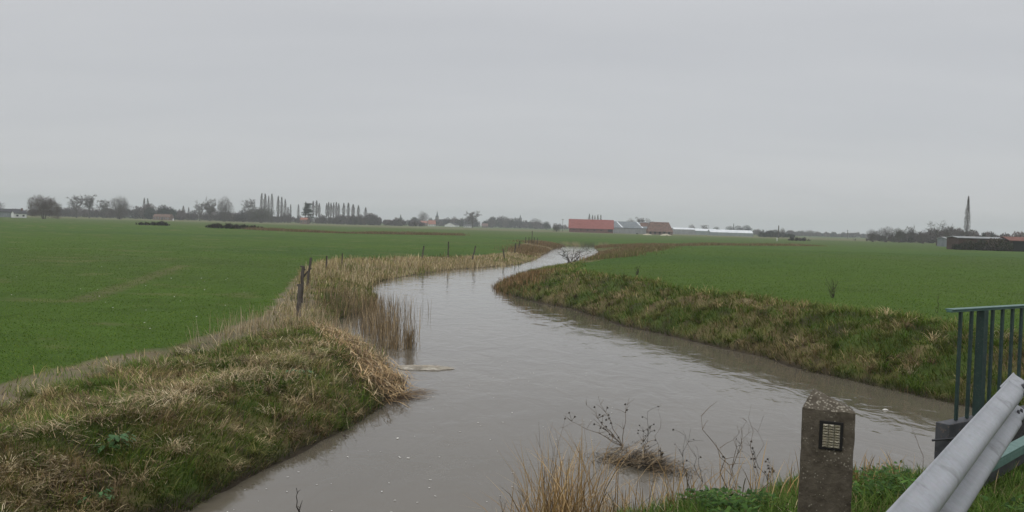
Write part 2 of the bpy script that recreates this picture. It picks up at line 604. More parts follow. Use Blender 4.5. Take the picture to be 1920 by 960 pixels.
def build_water():
    m = mat('river_water', (.13, .112, .088), .045, 0, .5)
    b = m.node_tree.nodes['Principled BSDF']
    b.inputs['IOR'].default_value = 1.42
    tc = N(m, 'ShaderNodeTexCoord')
    mp = N(m, 'ShaderNodeMapping')
    mp.inputs['Rotation'].default_value = (0, 0, math.radians(20))
    mp.inputs['Scale'].default_value = (1.0, .55, 1)
    L(m, tc.outputs['Object'], mp.inputs['Vector'])
    n1 = N(m, 'ShaderNodeTexNoise', Scale=1.3, Detail=3, Roughness=.5, Distortion=.6)
    n2 = N(m, 'ShaderNodeTexNoise', Scale=7.0, Detail=4, Roughness=.55)
    n3 = N(m, 'ShaderNodeTexNoise', Scale=.22, Detail=2)
    for n in (n1, n2, n3):
        L(m, mp.outputs[0], n.inputs['Vector'])
    r3 = N(m, 'ShaderNodeMapRange')
    r3.inputs['From Min'].default_value, r3.inputs['From Max'].default_value = .38, .68
    r3.inputs['To Min'].default_value, r3.inputs['To Max'].default_value = .15, 1.0
    L(m, n3.outputs['Fac'], r3.inputs['Value'])
    mul = N(m, 'ShaderNodeMath', operation='MULTIPLY')
    L(m, n2.outputs['Fac'], mul.inputs[0])
    L(m, r3.outputs[0], mul.inputs[1])
    mu2 = N(m, 'ShaderNodeMath', operation='MULTIPLY_ADD')
    L(m, mul.outputs[0], mu2.inputs[0])
    mu2.inputs[1].default_value = .30
    L(m, n1.outputs['Fac'], mu2.inputs[2])
    bp = N(m, 'ShaderNodeBump', Strength=.55, Distance=.05)
    L(m, mu2.outputs[0], bp.inputs['Height'])
    L(m, bp.outputs['Normal'], b.inputs['Normal'])
    # silt clouds
    r = N(m, 'ShaderNodeValToRGB')
    r.color_ramp.elements[0].position, r.color_ramp.elements[1].position = .35, .7
    r.color_ramp.elements[0].color, r.color_ramp.elements[1].color = (.116, .10, .075, 1), (.146, .127, .097, 1)
    L(m, n3.outputs['Fac'], r.inputs['Fac'])
    L(m, r.outputs['Color'], b.inputs['Base Color'])
    g = MB()
    g.add([(-60, -40, 0), (60, -40, 0), (60, 215, 0), (-60, 215, 0)], [(0, 1, 2, 3)])
    tag(g.obj('river_water', m), kind='structure')


build_water()


# ------------------------------------------------------------------ scattered vegetation
def wedge(n, r0, r1, power, ang=34):
    """random points in the sector in front of the camera foot; density falls with r"""
    u = rng.random(n)
    e = 2 - power
    r = (r0 ** e + u * (r1 ** e - r0 ** e)) ** (1 / e)
    a = np.radians(rng.uniform(-ang, ang, n))
    return r * np.sin(a), r * np.cos(a), r


def on_ground(px, py):                   # first ground or water point along that line of sight
    r = ray(px, py)
    d = np.arange(2.5, 60, .04)
    x, y, z = d * r.x / r.y, d, EYE.z + d * r.z / r.y
    k = int(np.argmax(z <= np.maximum(0, ground(x, y))))
    return Vector((x[k], y[k], max(0.0, z[k])))


def at_d(px, d):                         # ground point at distance d in that direction
    return Vector(((px - 960) / F * d, d, 0))


def slope_az(x, y):
    e = .25
    gx = ground(x + e, y) - ground(x - e, y)
    gy = ground(x, y + e) - ground(x, y - e)
    return np.arctan2(-gy, -gx)


GREEN = [(.07, .125, .014), (.09, .14, .018), (.06, .112, .016), (.115, .15, .028)]
OLIVE = [(.14, .155, .04), (.175, .165, .055), (.105, .13, .03)]
STRAW = [(.47, .375, .22), (.38, .29, .16), (.58, .49, .32), (.27, .20, .115)]
BROWN = [(.19, .135, .075), (.25, .18, .095), (.12, .085, .052)]


PILE = np.array([tuple(on_z(a, b_, .35))[:2] for a, b_ in [(612, 625), (650, 648), (690, 683), (735, 722)]])


def pile_d(x, y):
    return seg_dist(x, y, PILE[:-1], PILE[1:])[0]


def emit(name, x, y, keep, maker, m, label, cat, kind='stuff', sink=.02):
    x, y = x[keep], y[keep]
    z = ground(x, y) - sink
    me = maker(np.stack([x, y, z], -1), x, y)
    return tag(link(name, me, m), label, cat, None, kind)


# short winter wheat on both fields
x, y, r = wedge(640000, 11, 170, 2.05)
s, z = river(x, y)
fl = field_left(x, y) + (fbm(x * .8, y * .8, 3) - .5) * .9
thin = (fbm(x * .5, y * .5, 3) > .3) & (rng.random(len(x)) < smooth(165, 60, r) + .02)
kl = (z == 0) & (fl > .05) & thin
kr = (z == 1) & (s + (fbm(x * .25 + 40, y * .25, 3) - .5) * 3 > 3.4)


def wheat(P, x, y):
    n = len(P)
    r = np.hypot(x, y)
    c = pick(GREEN, n, [4, 3, 3, 1.2], .10) * np.array([1.24, 1.25, .98])
    big = fbm(x * .05 + 3, y * .08, 3)[:, None]
    c = c * (.8 + .45 * big)
    return blades('field_grass', P, rng.uniform(0, 2 * PI, n), rng.uniform(.3, .9, n), rng.uniform(.9, 1.6, n), rng.uniform(.05, .09, n), .009 + .0005 * r, c)


emit('field_grass', x, y, kl | kr, wheat, M['plant'], 'short green winter wheat covering the flat fields on both sides of the river', 'field grass')

# rough turf on the banks
x, y, r = wedge(520000, 9, 85, 1.75)
s, z = river(x, y)
fl = field_left(x, y) + (fbm(x * .8, y * .8, 3) - .5) * .9
n1 = fbm(x * .8, y * .8, 3)
n3 = fbm(x * 2.6 + 11, y * 2.6, 2)
pathk = (fl > -1.3) & (fl < .1)
kb_l = (pile_d(x, y) > .45) & (z == 0) & (s > -.03) & (fl < -.1) & (~pathk | (rng.random(len(x)) < .13)) & (y < 60)
kb_r = (z == 1) & (s > -.02) & (s + (fbm(x * .25 + 40, y * .25, 3) - .5) * 3 < 4.6)


def turf(P, x, y):
    n = len(P)
    s, z = river(x, y)
    r = np.hypot(x, y)
    n1, n2 = fbm(x * .8, y * .8, 3), fbm(x * 1.9 + 21, y * 1.9, 3)
    wet = smooth(.45, .0, s)
    pd = np.where(z == 1, .12, .28) + 2.2 * (n1 - .5) + 1.4 * (n2 - .5)
    pd = pd + .15 * wet
    u = rng.random(n)
    c = pick(GREEN + OLIVE, n, [3, 3, 3, 2, 3, 2, 3], .25)
    dead = u < pd
    c[dead] = pick(STRAW[:2] + BROWN + OLIVE, dead.sum(), [2.2, 2.6, 3, 3, 2, 3, 3, 3], .28)
    c = c * (1 - .45 * wet[:, None])
    c = c * (1.0 + .45 * (n2 - .4))[:, None] * np.array([1.12, 1.12, 1.0])
    az = slope_az(x, y) + rng.normal(0, .9, n)
    lean = np.where(z == 1, 1.0, .75)
    ln = rng.uniform(.12, .34, n) * np.where(z == 1, 1.25, .85) * (.6 + .9 * n2)
    return blades('bank_grass', P, az, rng.uniform(.1, .8, n) * lean, rng.uniform(.9, 1.9, n), ln, .007 + .00042 * r, c, K=3)


emit('bank_grass', x, y, kb_l | kb_r, turf, M['plant'], 'rough green and brown grass hanging down both river banks', 'bank grass', sink=.03)

# tussocks: long grass fanning out from many centres
def tussocks(nc, per, r0, r1, power, cond, hgt, seed_off, label, dead_p):
    x, y, r = wedge(nc, r0, r1, power)
    s, z = river(x, y)
    fl = field_left(x, y)
    k = cond(s, z, fl, x, y)
    x, y = x[k], y[k]
    nc = len(x)
    cc = pick(GREEN[:2] + OLIVE + STRAW[:3] + BROWN, nc, [2, 2, 3, 3, 2, 2 * dead_p, 3 * dead_p, 1 * dead_p, 2 * dead_p, 2 * dead_p, 1.5 * dead_p], .15)
    big = rng.uniform(.5, 1.25, nc)
    az = rng.uniform(0, 2 * PI, (nc, per))
    down = slope_az(x, y)
    off = np.abs(rng.normal(0, .09, (nc, per))) * big[:, None]
    X, Y = x[:, None] + np.cos(az) * off, y[:, None] + np.sin(az) * off
    az = np.where(rng.random((nc, per)) < .45, down[:, None] + rng.normal(0, .6, (nc, per)), az)
    X, Y, az = X.ravel(), Y.ravel(), az.ravel()
    n = len(X)
    C = np.repeat(cc, per, 0) * (1 + .22 * rng.standard_normal((n, 1))).clip(.4, 1.7)
    C = C * 1.12
    B = np.repeat(big, per)
    P = np.stack([X, Y, ground(X, Y) - .03 + .05 * B * rng.random(n)], -1)
    r = np.hypot(X, Y)
    me = blades('tussock_grass', P, az, rng.uniform(.05, .7, n), rng.uniform(1.2, 2.4, n), hgt * B * rng.uniform(.5, 1.15, n), .006 + .0004 * r, C, K=4)
    tag(link('tussock_grass', me, M['plant']), label, 'grass', None, 'stuff')


tussocks(2600, 46, 9, 34, 1.5, lambda s, z, fl, x, y: (z == 0) & (s > .03) & (fl < -1.2) & (pile_d(x, y) > .55), .31, 0, 'mixed green and straw coloured grass tussocks on the left bank', 1.0)
tussocks(4200, 34, 17, 75, 1.3, lambda s, z, fl, x, y: (z == 1) & (s > .05) & (s < 3.9), .42, 1, 'drooping brown and green grass tussocks on the right bank', .3)

# pale dead straw lying along the left crest and in drifts
x, y, r = wedge(330000, 10, 34, 1.6)
s, z = river(x, y)
fl = field_left(x, y)
n2 = fbm(x * .7 + 60, y * .7, 3)
ridge = np.exp(-((s - 2.25) / .4) ** 2) * .75 + .5 * smooth(.6, .72, n2) + .03
keep = (z == 0) & (s > .4) & (fl < -1.2) & (rng.random(len(x)) < ridge * smooth(.25, .5, n2 + .12))


def straw(P, x, y):
    n = len(P)
    c = pick(STRAW + BROWN[:1], n, [3, 3, 2, 2, 1.5], .25)
    base = fbm(x * .9 + 5, y * .9, 2) * 4 * PI
    az = base + rng.normal(0, .55, n)
    P = P + np.stack([0 * x, 0 * x, rng.random(n) ** 1.6 * .17], -1)
    return blades('dead_straw', P, az, rng.uniform(1.0, 1.55, n), rng.uniform(1.4, 2.0, n), rng.uniform(.12, .38, n), rng.uniform(.005, .011, n), c, K=3)


emit('dead_straw', x, y, keep, straw, M['dead'], 'pale dead straw and flattened stalks along the crest of the left bank', 'straw')

# standing dead reeds on the left bank behind the bend
x, y, r = wedge(320000, 14, 120, 1.35, 24)
s, z = river(x, y)
fl = field_left(x, y)
n2 = fbm(x * .5 + 90, y * .5, 3)
dens = np.maximum(smooth(20, 26, y), .45 * smooth(14.5, 17, y)) * smooth(.3, .55, n2 + .16 * smooth(26, 40, y))
dens = dens * np.where(y > 48, .62, .25)
keep = (z == 0) & (s > -.1) & (fl < -.2) & (rng.random(len(x)) < dens) & (s < 7.5)


def reeds(P, x, y):
    n = len(P)
    r = np.hypot(x, y)
    c = pick([(.36, .28, .16), (.29, .22, .11), (.46, .38, .24), (.20, .17, .075), (.17, .175, .055)], n, [3, 3, 2.4, 1.6, 3], .2)
    og = smooth(.52, .66, fbm(x * .28 + 51, y * .28, 3)) * .75
    og = rng.random(n) < og
    c[og] = pick(OLIVE + GREEN[:1], og.sum(), None, .2) * .9
    c = c * (.95 + .65 * fbm(x * .4 + 13, y * .4, 3))[:, None]
    s, z = river(x, y)
    hh = (.1 + 1.05 * fbm(x * .6 + 90, y * .6, 3)) * np.where(y > 45, .85, .75) * (1 - .45 * smooth(75, 95, y))
    return blades('bank_reeds', P, rng.uniform(0, 2 * PI, n), rng.uniform(0, .5, n), rng.uniform(.2, 1.5, n), hh * rng.uniform(.35, 1.1, n), .005 + .00042 * r, c, K=3)


emit('bank_reeds', x, y, keep, reeds, M['dead'], 'tan dead reeds standing along the left bank behind the bend', 'reeds')


# tall wispy stems standing above the reeds
x, y, r = wedge(60000, 20, 75, 1.2, 20)
s, z = river(x, y)
fl = field_left(x, y)
keep = (z == 0) & (s > .2) & (fl < -.3) & (s < 6) & (rng.random(len(x)) < .45 * smooth(.42, .7, fbm(x * .35 + 70, y * .35, 3)) * smooth(19, 24, y))


def wisps(P, x, y):
    n = len(P)
    r = np.hypot(x, y)
    c = pick([(.50, .42, .29), (.42, .33, .21), (.36, .27, .16)], n, None, .15)
    return blades('tall_stems', P, rng.uniform(0, 2 * PI, n), rng.uniform(0, .3, n), rng.uniform(.1, .9, n), rng.uniform(.4, .95, n), .004 + .0003 * r, c, K=3)


emit('tall_stems', x, y, keep, wisps, M['dead'], 'tall pale wispy dead stems standing above the reeds of the left bank', 'reeds')


# brown reed belts round the far reach and along the two ditches
def belt_points(pts, n, half):
    P = np.array([(p.x, p.y) for p in pts])
    d = np.hypot(*(P[1:] - P[:-1]).T)
    k = rng.choice(len(d), n, p=d / d.sum())
    t = rng.random(n)
    q = P[k] + (P[k + 1] - P[k]) * t[:, None]
    return q[:, 0] + rng.normal(0, half, n), q[:, 1] + rng.normal(0, half, n)


def far_reeds(name, px, n, half, hmax, label, colors, zz=.95):
    x, y = belt_points([on_z(a, b, zz) for a, b in px], n, half)
    s, z = river(x, y)
    k = s > .1
    x, y = x[k], y[k]
    n = len(x)
    P = np.stack([x, y, ground(x, y) - .03], -1)
    hh = hmax * (.35 + .9 * fbm(x * .12, y * .12, 3)) * rng.uniform(.5, 1.1, n)
    me = blades(name, P, rng.uniform(0, 2 * PI, n), rng.uniform(0, .3, n), rng.uniform(.1, .9, n), hh, rng.uniform(.03, .07, n), pick(colors, n, None, .2), K=2)
    tag(link(name, me, M['dead']), label, 'reeds', None, 'stuff')


RUST = [(.23, .15, .085), (.18, .125, .065), (.28, .20, .11), (.14, .125, .05)]
far_reeds('ditch_reeds', [(470, 431), (560, 435), (640, 438), (760, 440), (865, 442)], 14000, 1.3, 1.1, 'rusty brown reeds in the ditch across the left field', RUST)
far_reeds('riverside_reeds', [(1030, 456), (1060, 454), (1100, 455), (1150, 457), (1190, 459), (1230, 460)], 15000, 3.0, .7, 'brown reeds round the far reach of the river below the red barn', RUST)
far_reeds('field_edge_reeds', [(1120, 468), (1150, 464), (1210, 462), (1300, 460), (1400, 460.5), (1470, 461), (1530, 462)], 13000, 1.6, .75, 'rusty strip of dead grass across the right field', RUST)
far_reeds('near_reach_reeds', [(975, 468), (1000, 459), (1030, 459), (1038, 463)], 5000, 1.2, .6, 'tan reeds on the left side of the far reach below the post cluster', RUST)
far_reeds('inner_bend_grass', [(1135, 481), (1160, 474), (1200, 468), (1225, 464)], 7000, 1.6, .7, 'rough brown and green grass beyond the small bare tree', RUST + OLIVE)

# rusty reeds on the tip of the right bank
tips = [on_z(a, b, .2) for a, b in [(933, 534), (950, 541), (985, 530), (1000, 519), (985, 549)]]
x, y = belt_points(tips, 5200, .75)
s, z = river(x, y)
k = (s > -.35)
P = np.stack([x, y, np.maximum(ground(x, y), -.1)], -1)[k]
n = len(P)
me = blades('reed_clump', P, rng.uniform(0, 2 * PI, n), rng.uniform(0, .4, n), rng.uniform(.2, 1.2, n), rng.uniform(.25, .62, n), rng.uniform(.018, .034, n), pick([(.30, .19, .09), (.19, .115, .055), (.28, .19, .10), (.13, .10, .045)], n, None, .2), K=3)
tag(link('reed_clump', me, M['dead']), 'rusty dead reeds on the tip of the right bank inside the bend', 'reeds', 'reed clumps in the river')


def reed_clump(px_list, n, half, h, label, wide=(.012, .022), cols=None, zz=-.05):
    x, y = belt_points([on_z(a, b, 0) for a, b in px_list], n, half)
    P = np.stack([x, y, np.maximum(ground(x, y) - .03, zz)], -1)
    hh = h * rng.uniform(.45, 1.1, n)
    me = blades('reed_clump', P, rng.uniform(0, 2 * PI, n), rng.uniform(0, .2, n), rng.uniform(.05, .8, n), hh, rng.uniform(*wide, n),
                pick(cols or [(.29, .21, .115), (.22, .16, .09), (.37, .28, .16), (.12, .095, .06)], n, None, .25), K=3)
    return tag(link('reed_clump', me, M['dead']), label, 'reeds', 'reed clumps in the river')


reed_clump([(640, 596), (680, 588), (700, 578)], 800, .9, 1.0, 'tan reeds standing in the water at the head of the small inlet')
reed_clump([(700, 615), (720, 630), (735, 640)], 420, .45, 1.1, 'thin brown reeds standing in the water off the inlet')
reed_clump([(766, 655), (770, 652)], 110, .07, .95, 'narrow upright tuft of brown reeds alone in the water, farthest out')
reed_clump([(715, 650), (745, 655)], 150, .25, .6, 'low sparse reed stubble in the water beside the washed up stalks')


# ------------------------------------------------------------------ near verge
def verge():
    n = 150000
    x = rng.uniform(-3, 6.5, n)
    y = rng.uniform(2.4, 9.5, n)
    s, z = river(x, y)
    n1 = fbm(x * 1.1 + 33, y * 1.1, 3)
    k = (z == 2) & (s > .5) & (np.abs(x) < y * .62 + .6)
    # no grass under the bridge
    ux, uy = .848, .53
    along = (x - 4.3) * ux + (y - 8.4) * uy
    perp = (x - 4.3) * uy - (y - 8.4) * ux
    k &= ~((along > -.1) & (perp > -.2))
    brownish = smooth(.9, -.4, x + (n1 - .5) * 1.6)
    k &= rng.random(n) < (1 - .55 * brownish)
    x, y, n1, brownish = x[k], y[k], n1[k], brownish[k]
    n = len(x)
    P = np.stack([x, y, ground(x, y) - .02], -1)
    c = pick([(.085, .15, .024), (.07, .13, .02), (.115, .17, .032), (.15, .175, .05)], n, [3, 3, 2, 1], .2)
    u = rng.random(n)
    dead = u < .08 + .75 * brownish
    c[dead] = pick(STRAW[:3] + OLIVE, dead.sum(), [2, 3, 1.5, 3, 2, 2], .2)
    h = rng.uniform(.06, .19, n) * (.5 + .9 * n1)
    me = blades('verge_grass', P, rng.uniform(0, 2 * PI, n), rng.uniform(0, .6, n), rng.uniform(.5, 1.8, n), h, rng.uniform(.004, .009, n), c, K=3)
    tag(link('verge_grass', me, M['plant']), 'fresh green grass on the near verge round the concrete post and guardrail', 'grass', None, 'stuff')
    # broad leaved ground cover: nettles, dead-nettle, clover
    n = 30000
    x = rng.uniform(1.2, 6.0, n)
    y = rng.uniform(2.8, 7.2, n)
    s, z = river(x, y)
    n1 = fbm(x * 1.6 + 3, y * 1.6, 3)
    along = (x - 4.3) * ux + (y - 8.4) * uy
    perp = (x - 4.3) * uy - (y - 8.4) * ux
    k = (z == 2) & (s > 2.5) & (n1 > .62) & (np.abs(x) < y * .62 + .4) & ~((along > -.1) & (perp > -.2))
    x, y = x[k], y[k]
    n = len(x)
    P = np.stack([x, y, ground(x, y) + rng.uniform(.01, .14, n)], -1)
    me = blades('ground_cover', P, rng.uniform(0, 2 * PI, n), rng.uniform(.6, 1.2, n), rng.uniform(1.4, 2.0, n), rng.uniform(.03, .06, n), rng.uniform(.018, .034, n), pick([(.06, .125, .024), (.08, .15, .03), (.045, .095, .022)], n, None, .25), K=2)
    tag(link('ground_cover', me, M['plant']), 'low leafy nettles and weeds in the grass of the near verge', 'weeds', None, 'stuff')


verge()


# ------------------------------------------------------------------ trees
def twig_mesh(name, P, D, Ln, W):
    """straight thin triangular twigs"""
    n = len(P)
    D = D / (np.linalg.norm(D, axis=1, keepdims=True) + 1e-9)
    q = rng.standard_normal((n, 3))
    side = np.cross(D, q)
    side /= (np.linalg.norm(side, axis=1, keepdims=True) + 1e-9)
    V = np.zeros((n, 3, 3))
    V[:, 0] = P - side * (W * .5)[:, None]
    V[:, 1] = P + side * (W * .5)[:, None]
    V[:, 2] = P + D * Ln[:, None]
    loops = np.arange(3 * n)
    return np_mesh(name, V.reshape(-1, 3), loops, np.arange(n) * 3, np.full(n, 3))


def bare_tree_mesh(seed, H=15, w=10, low=.25, cov=1.0, limbs=9, gaps=.0):
    """trunk+limbs mesh and a twig crown spread through clumps at the limb ends"""
    r = random.Random(seed)
    g = MB()
    top = Vector((r.uniform(-.04, .04) * H, 0, H * .55))
    g.tube([(0, 0, -.3), (0, 0, H * .2), top * .7 + Vector((0, 0, H * .02)), top], [H * .024, H * .018, H * .013, H * .007], 6)
    P, D = [], []
    for i in range(limbs):
        a = 2 * PI * i / limbs + r.uniform(-.5, .5)
        t = r.uniform(.35, 1.0)
        st = Vector((0, 0, 0)).lerp(top, 1) * t if t > .3 else top * .4
        rad = w * .5 * r.uniform(.35, .95)
        ez = H * (low + (1 - low) * r.uniform(.3, .82))
        k = (ez / H - low) / (1 - low)
        rad *= math.sqrt(max(.08, 1 - (2 * k - .95) ** 2)) if k > .48 else .75 + .25 * k
        en = Vector((math.cos(a) * rad, math.sin(a) * rad, ez))
        mid = st.lerp(en, .5) + Vector((math.cos(a), math.sin(a), -.4)) * H * .03
        g.tube([st, mid, en], [H * .009, H * .006, H * .002], 4)
        for j in range(6):
            b0 = mid.lerp(en, r.uniform(-.3, 1)) if j else en
            b1 = b0 + Vector((r.gauss(0, 1), r.gauss(0, 1), r.gauss(.45, .7))).normalized() * H * r.uniform(.10, .2)
            g.tube([b0, b1], [H * .0035, H * .001], 3, False)
            for _ in range(int(34 * cov)):
                p = b0.lerp(b1, r.random())
                P.append(p)
                D.append((b1 - b0).normalized() + Vector((r.gauss(0, .7), r.gauss(0, .7), r.gauss(.25, .6))))
    P, D = np.array([tuple(p) for p in P]), np.array([tuple(d) for d in D])
    P += rng.normal(0, H * .012, P.shape)
    n = len(P)
    ln = H * rng.uniform(.045, .11, n)
    Dn = D / np.linalg.norm(D, axis=1, keepdims=True)
    f = H / np.max(P[:, 2] + Dn[:, 2] * ln)
    P[:, 2] *= f
    g.v = [(a, b, c * f) for a, b, c in g.v]
    return g.mesh('trunk'), twig_mesh('crown', P, D, ln, np.full(n, H * .0042))


def dense_tree_mesh(seed, H=12, w=14, cov=1.0):
    """rounded thicket of fine upswept twigs on several stems"""
    r = random.Random(seed)
    g = MB()
    for i in range(7):
        a = r.uniform(0, 2 * PI)
        e = Vector((math.cos(a) * w * .28 * r.random(), math.sin(a) * w * .28 * r.random(), H * r.uniform(.5, .8)))
        b = Vector((e.x * .25, e.y * .25, -.3))
        g.tube([b, b.lerp(e, .5) + Vector((0, 0, H * .05)), e], [H * .02, H * .012, H * .004], 5)
    n = int(7500 * cov)
    u = rng.standard_normal((n, 3))
    u /= np.linalg.norm(u, axis=1, keepdims=True)
    rad = rng.random(n) ** .42
    lob = 1 + .42 * (np.array([vnoise(np.array([(q[0] + 2) * 2.2 + seed]), np.array([(q[2] + 2) * 2.2 + q[1] * 2]))[0] for q in u]) - .5) * 2
    low = u[:, 2] < 0
    hs_ = np.sqrt(np.clip(1 - u[:, 2] ** 2, .02, 1))
    k_ = np.where(low, (1 - .3 * np.abs(u[:, 2])) / hs_, 1)
    u[:, :2] *= np.minimum(k_, 4)[:, None]
    P = u * (rad * lob)[:, None] * np.array([w * .45, w * .45, H * .42]) + np.array([0, 0, H * .47])
    P[:, 2] = np.clip(P[:, 2], .1, H * .95)
    D = (P - np.array([0, 0, H * .1])) / H + rng.normal(0, .25, (n, 3)) + np.array([0, 0, .25])
    ln = H * rng.uniform(.05, .12, n)
    return g.mesh('trunk'), twig_mesh('crown', P, D, ln, np.full(n, H * .0055))


def poplar_mesh(seed, H=24, w=2.6, cov=1.0, low=.1, peak=.45):
    r = random.Random(seed)
    g = MB()
    wob = [r.uniform(-.012, .012) * H for _ in range(4)]
    g.tube([(0, 0, -.3), (wob[0], 0, H * .3), (wob[1], wob[2], H * .6), (wob[3], 0, H * .96)], [H * .013, H * .010, H * .006, H * .001], 6)
    n = int(1500 * cov)
    t = low + (1 - low) * rng.random(n) ** .9
    prof = np.where(t < peak, .35 + .65 * (t - low) / (peak - low), np.clip(1 - ((t - peak) / (1.02 - peak)) ** 1.7, 0.03, 1))
    a = rng.uniform(0, 2 * PI, n)
    ra = w * .5 * prof * np.sqrt(rng.random(n)) * (.7 + .6 * vnoise(t * 14 + seed, a * .8))
    P = np.stack([np.cos(a) * ra, np.sin(a) * ra, t * H * .95], -1)
    D = np.stack([np.cos(a) * .22, np.sin(a) * .22, np.ones(n)], -1) + rng.normal(0, .08, (n, 3))
    ln = H * rng.uniform(.03, .07, n)
    ln = np.minimum(ln, np.maximum(.15, H - P[:, 2]))
    return g.mesh('trunk'), twig_mesh('crown', P, D, ln, np.full(n, H * .0038))


def needle_mesh(seed, H=16, w=10, kind='pine'):
    g = MB()
    g.tube([(0, 0, -.3), (.01 * H, 0, H * .5), (0, 0, H * .96)], [H * .02, H * .014, H * .003], 6)
    r = random.Random(seed)
    P, D = [], []
    if kind == 'pine':
        for i in range(26):
            t = r.uniform(.3, .97)
            a = r.uniform(0, 2 * PI)
            rad = w * .5 * (1.05 - t * .62) * r.uniform(.35, 1)
            c = Vector((math.cos(a) * rad, math.sin(a) * rad, t * H))
            g.tube([(0, 0, t * H - H * .04), c], [H * .006, H * .002], 3, False)
            for _ in range(150):
                P.append(c + Vector((r.gauss(0, w * .085), r.gauss(0, w * .085), r.gauss(0, H * .022))))
                D.append((r.gauss(0, 1), r.gauss(0, 1), r.gauss(.3, .5)))
    else:
        for _ in range(2600):
            t = r.uniform(.05, .98)
            a = r.uniform(0, 2 * PI)
            rad = w * .5 * (1.0 - t) * math.sqrt(r.random()) * (.75 + .4 * math.sin(t * 34))
            P.append((math.cos(a) * rad, math.sin(a) * rad, t * H))
            D.append((math.cos(a), math.sin(a), r.uniform(-.3, .5)))
    P, D = np.array([tuple(p) for p in P]), np.array([tuple(d) for d in D])
    n = len(P)
    return g.mesh('trunk'), twig_mesh('crown', P, D, H * rng.uniform(.03, .065, n), np.full(n, H * .018))


TREES = {
    'broad': [bare_tree_mesh(s, 15, 11, .28, c, l) for s, c, l in ((1, 1.5, 13), (2, 1.7, 15), (3, 1.4, 12))],
    'airy': [bare_tree_mesh(s, 15, 11, .36, 1.2, 12) for s in (11, 12, 13)],
    'dense': [dense_tree_mesh(s, 12, 13, .62) for s in (21, 22, 23, 24)],
    'red': [dense_tree_mesh(31, 12, 15, 1.5)],
    'olive': [dense_tree_mesh(41, 12, 13, .8), dense_tree_mesh(42, 12, 14, .9)],
    'poplar': [poplar_mesh(s, 24, 2.8, c) for s, c in ((51, 1.0), (52, .9), (53, 1.1))],
    'poplar_bare_foot': [poplar_mesh(s, 22, 2.8, 1.0, .33, .6) for s in (61, 62, 63)],
    'poplar_tall': [poplar_mesh(71, 22, 3.2, 1.5, .12, .42)],
    'pine': [needle_mesh(81, 16, 11, 'pine')],
    'spruce': [needle_mesh(91, 12, 5, 'spruce')],
    'evergreen': [dense_tree_mesh(95, 9, 12, 1.6), dense_tree_mesh(96, 9, 11, 1.6)],
    'crooked': [bare_tree_mesh(99, 11, 11, .35, .55, 8)],
}
TWIG = {'red': 'twig_red', 'olive': 'twig_olive', 'pine': 'needle', 'spruce': 'needle', 'evergreen': 'needle', 'crooked': 'twig_olive'}
NAT = {k: (v0, v1) for k, v0, v1 in (('broad', 15, 11), ('airy', 15, 11), ('dense', 12, 13), ('red', 12, 15), ('olive', 12, 13), ('poplar', 24, 2.8), ('poplar_bare_foot', 22, 2.8),
                                     ('poplar_tall', 22, 3.2), ('pine', 16, 11), ('spruce', 12, 5), ('evergreen', 9, 12), ('crooked', 11, 11))}
NAME = {'broad': 'bare_tree', 'airy': 'bare_tree', 'dense': 'bare_tree', 'red': 'willow_bush', 'olive': 'bare_tree', 'poplar': 'poplar_tree', 'poplar_bare_foot': 'poplar_tree',
        'poplar_tall': 'poplar_tree', 'pine': 'pine_tree', 'spruce': 'conifer_tree', 'evergreen': 'evergreen_tree', 'crooked': 'pollard_tree'}
_tc = {}


def gz(x, y):
    return float(ground(np.array([x]), np.array([y]))[0])


def tree(kind, px, top, wpx, d, label, group=None, cat='tree', lean=0):
    p = at_y(px, 440, d)
    z0 = gz(p.x, p.y)
    H = at_y(px, top, d).z - z0
    W = wpx / F * d
    i = _tc.get(kind, 0)
    _tc[kind] = i + 1
    tm, cm = TREES[kind][i % len(TREES[kind])]
    t = empty(NAME[kind], (p.x, p.y, z0), label, cat, group, rnd.uniform(0, 6.28))
    h0, w0 = NAT[kind]
    t.scale = (W / w0, W / w0, H / h0)
    if lean:
        t.rotation_euler = (0, lean, 0)
    link('trunk', tm, M['bark'], t)
    link('crown', cm, M[TWIG.get(kind, 'twig')], t)
    return t


G1 = 'bare trees along the left horizon'
tree('dense', -6, 371, 24, 470, 'dark tree cut by the left edge of the picture', G1)
tree('red', 82, 364, 62, 400, 'large round reddish brown willow bush, nearest on the far left', G1, 'bush')
tree('airy', 143, 363, 34, 560, 'pale flat topped bare tree just right of the round reddish bush', G1)
tree('broad', 167, 361, 32, 575, 'fan shaped bare tree between the flat topped one and the dense oval one', G1)
tree('airy', 193, 371, 30, 650, 'faint low bare tree behind the left wood, beside the dense oval tree', G1)
tree('dense', 224, 364, 48, 560, 'dense oval bare tree, widest crown in the left wood', G1)
tree('poplar', 269.5, 370, 6.5, 720, 'left one of the two short poplars rising side by side over the left wood', 'poplars on the left horizon')
tree('poplar', 276, 371, 6.5, 725, 'right one of the two short poplars rising side by side over the left wood', 'poplars on the left horizon')
tree('poplar', 343, 385, 6, 800, 'small faint poplar over the dark evergreens, left of a smaller one', 'poplars on the left horizon')
tree('poplar', 353, 388, 5, 810, 'smallest faint poplar beside the open crowned tree group', 'poplars on the left horizon')
tree('airy', 374, 373, 24, 640, 'sparse bare tree at the left of the open crowned group', G1)
tree('broad', 393, 366, 32, 630, 'tall open crowned bare tree with forked trunk, middle of its group', G1)
tree('dense', 420, 366, 36, 640, 'dense purplish bare tree ending the open crowned group on the right', G1)
tree('airy', 466, 369, 30, 660, 'loose bare tree just left of the tall poplar row', G1)
tree('olive', 490, 385, 58, 610, 'broad dark thicket at the foot of the tall poplars', G1, 'thicket')
ORD = ['first', 'second', 'third', 'fourth', 'fifth', 'sixth', 'seventh', 'eighth', 'ninth', 'tenth', 'eleventh', 'twelfth']
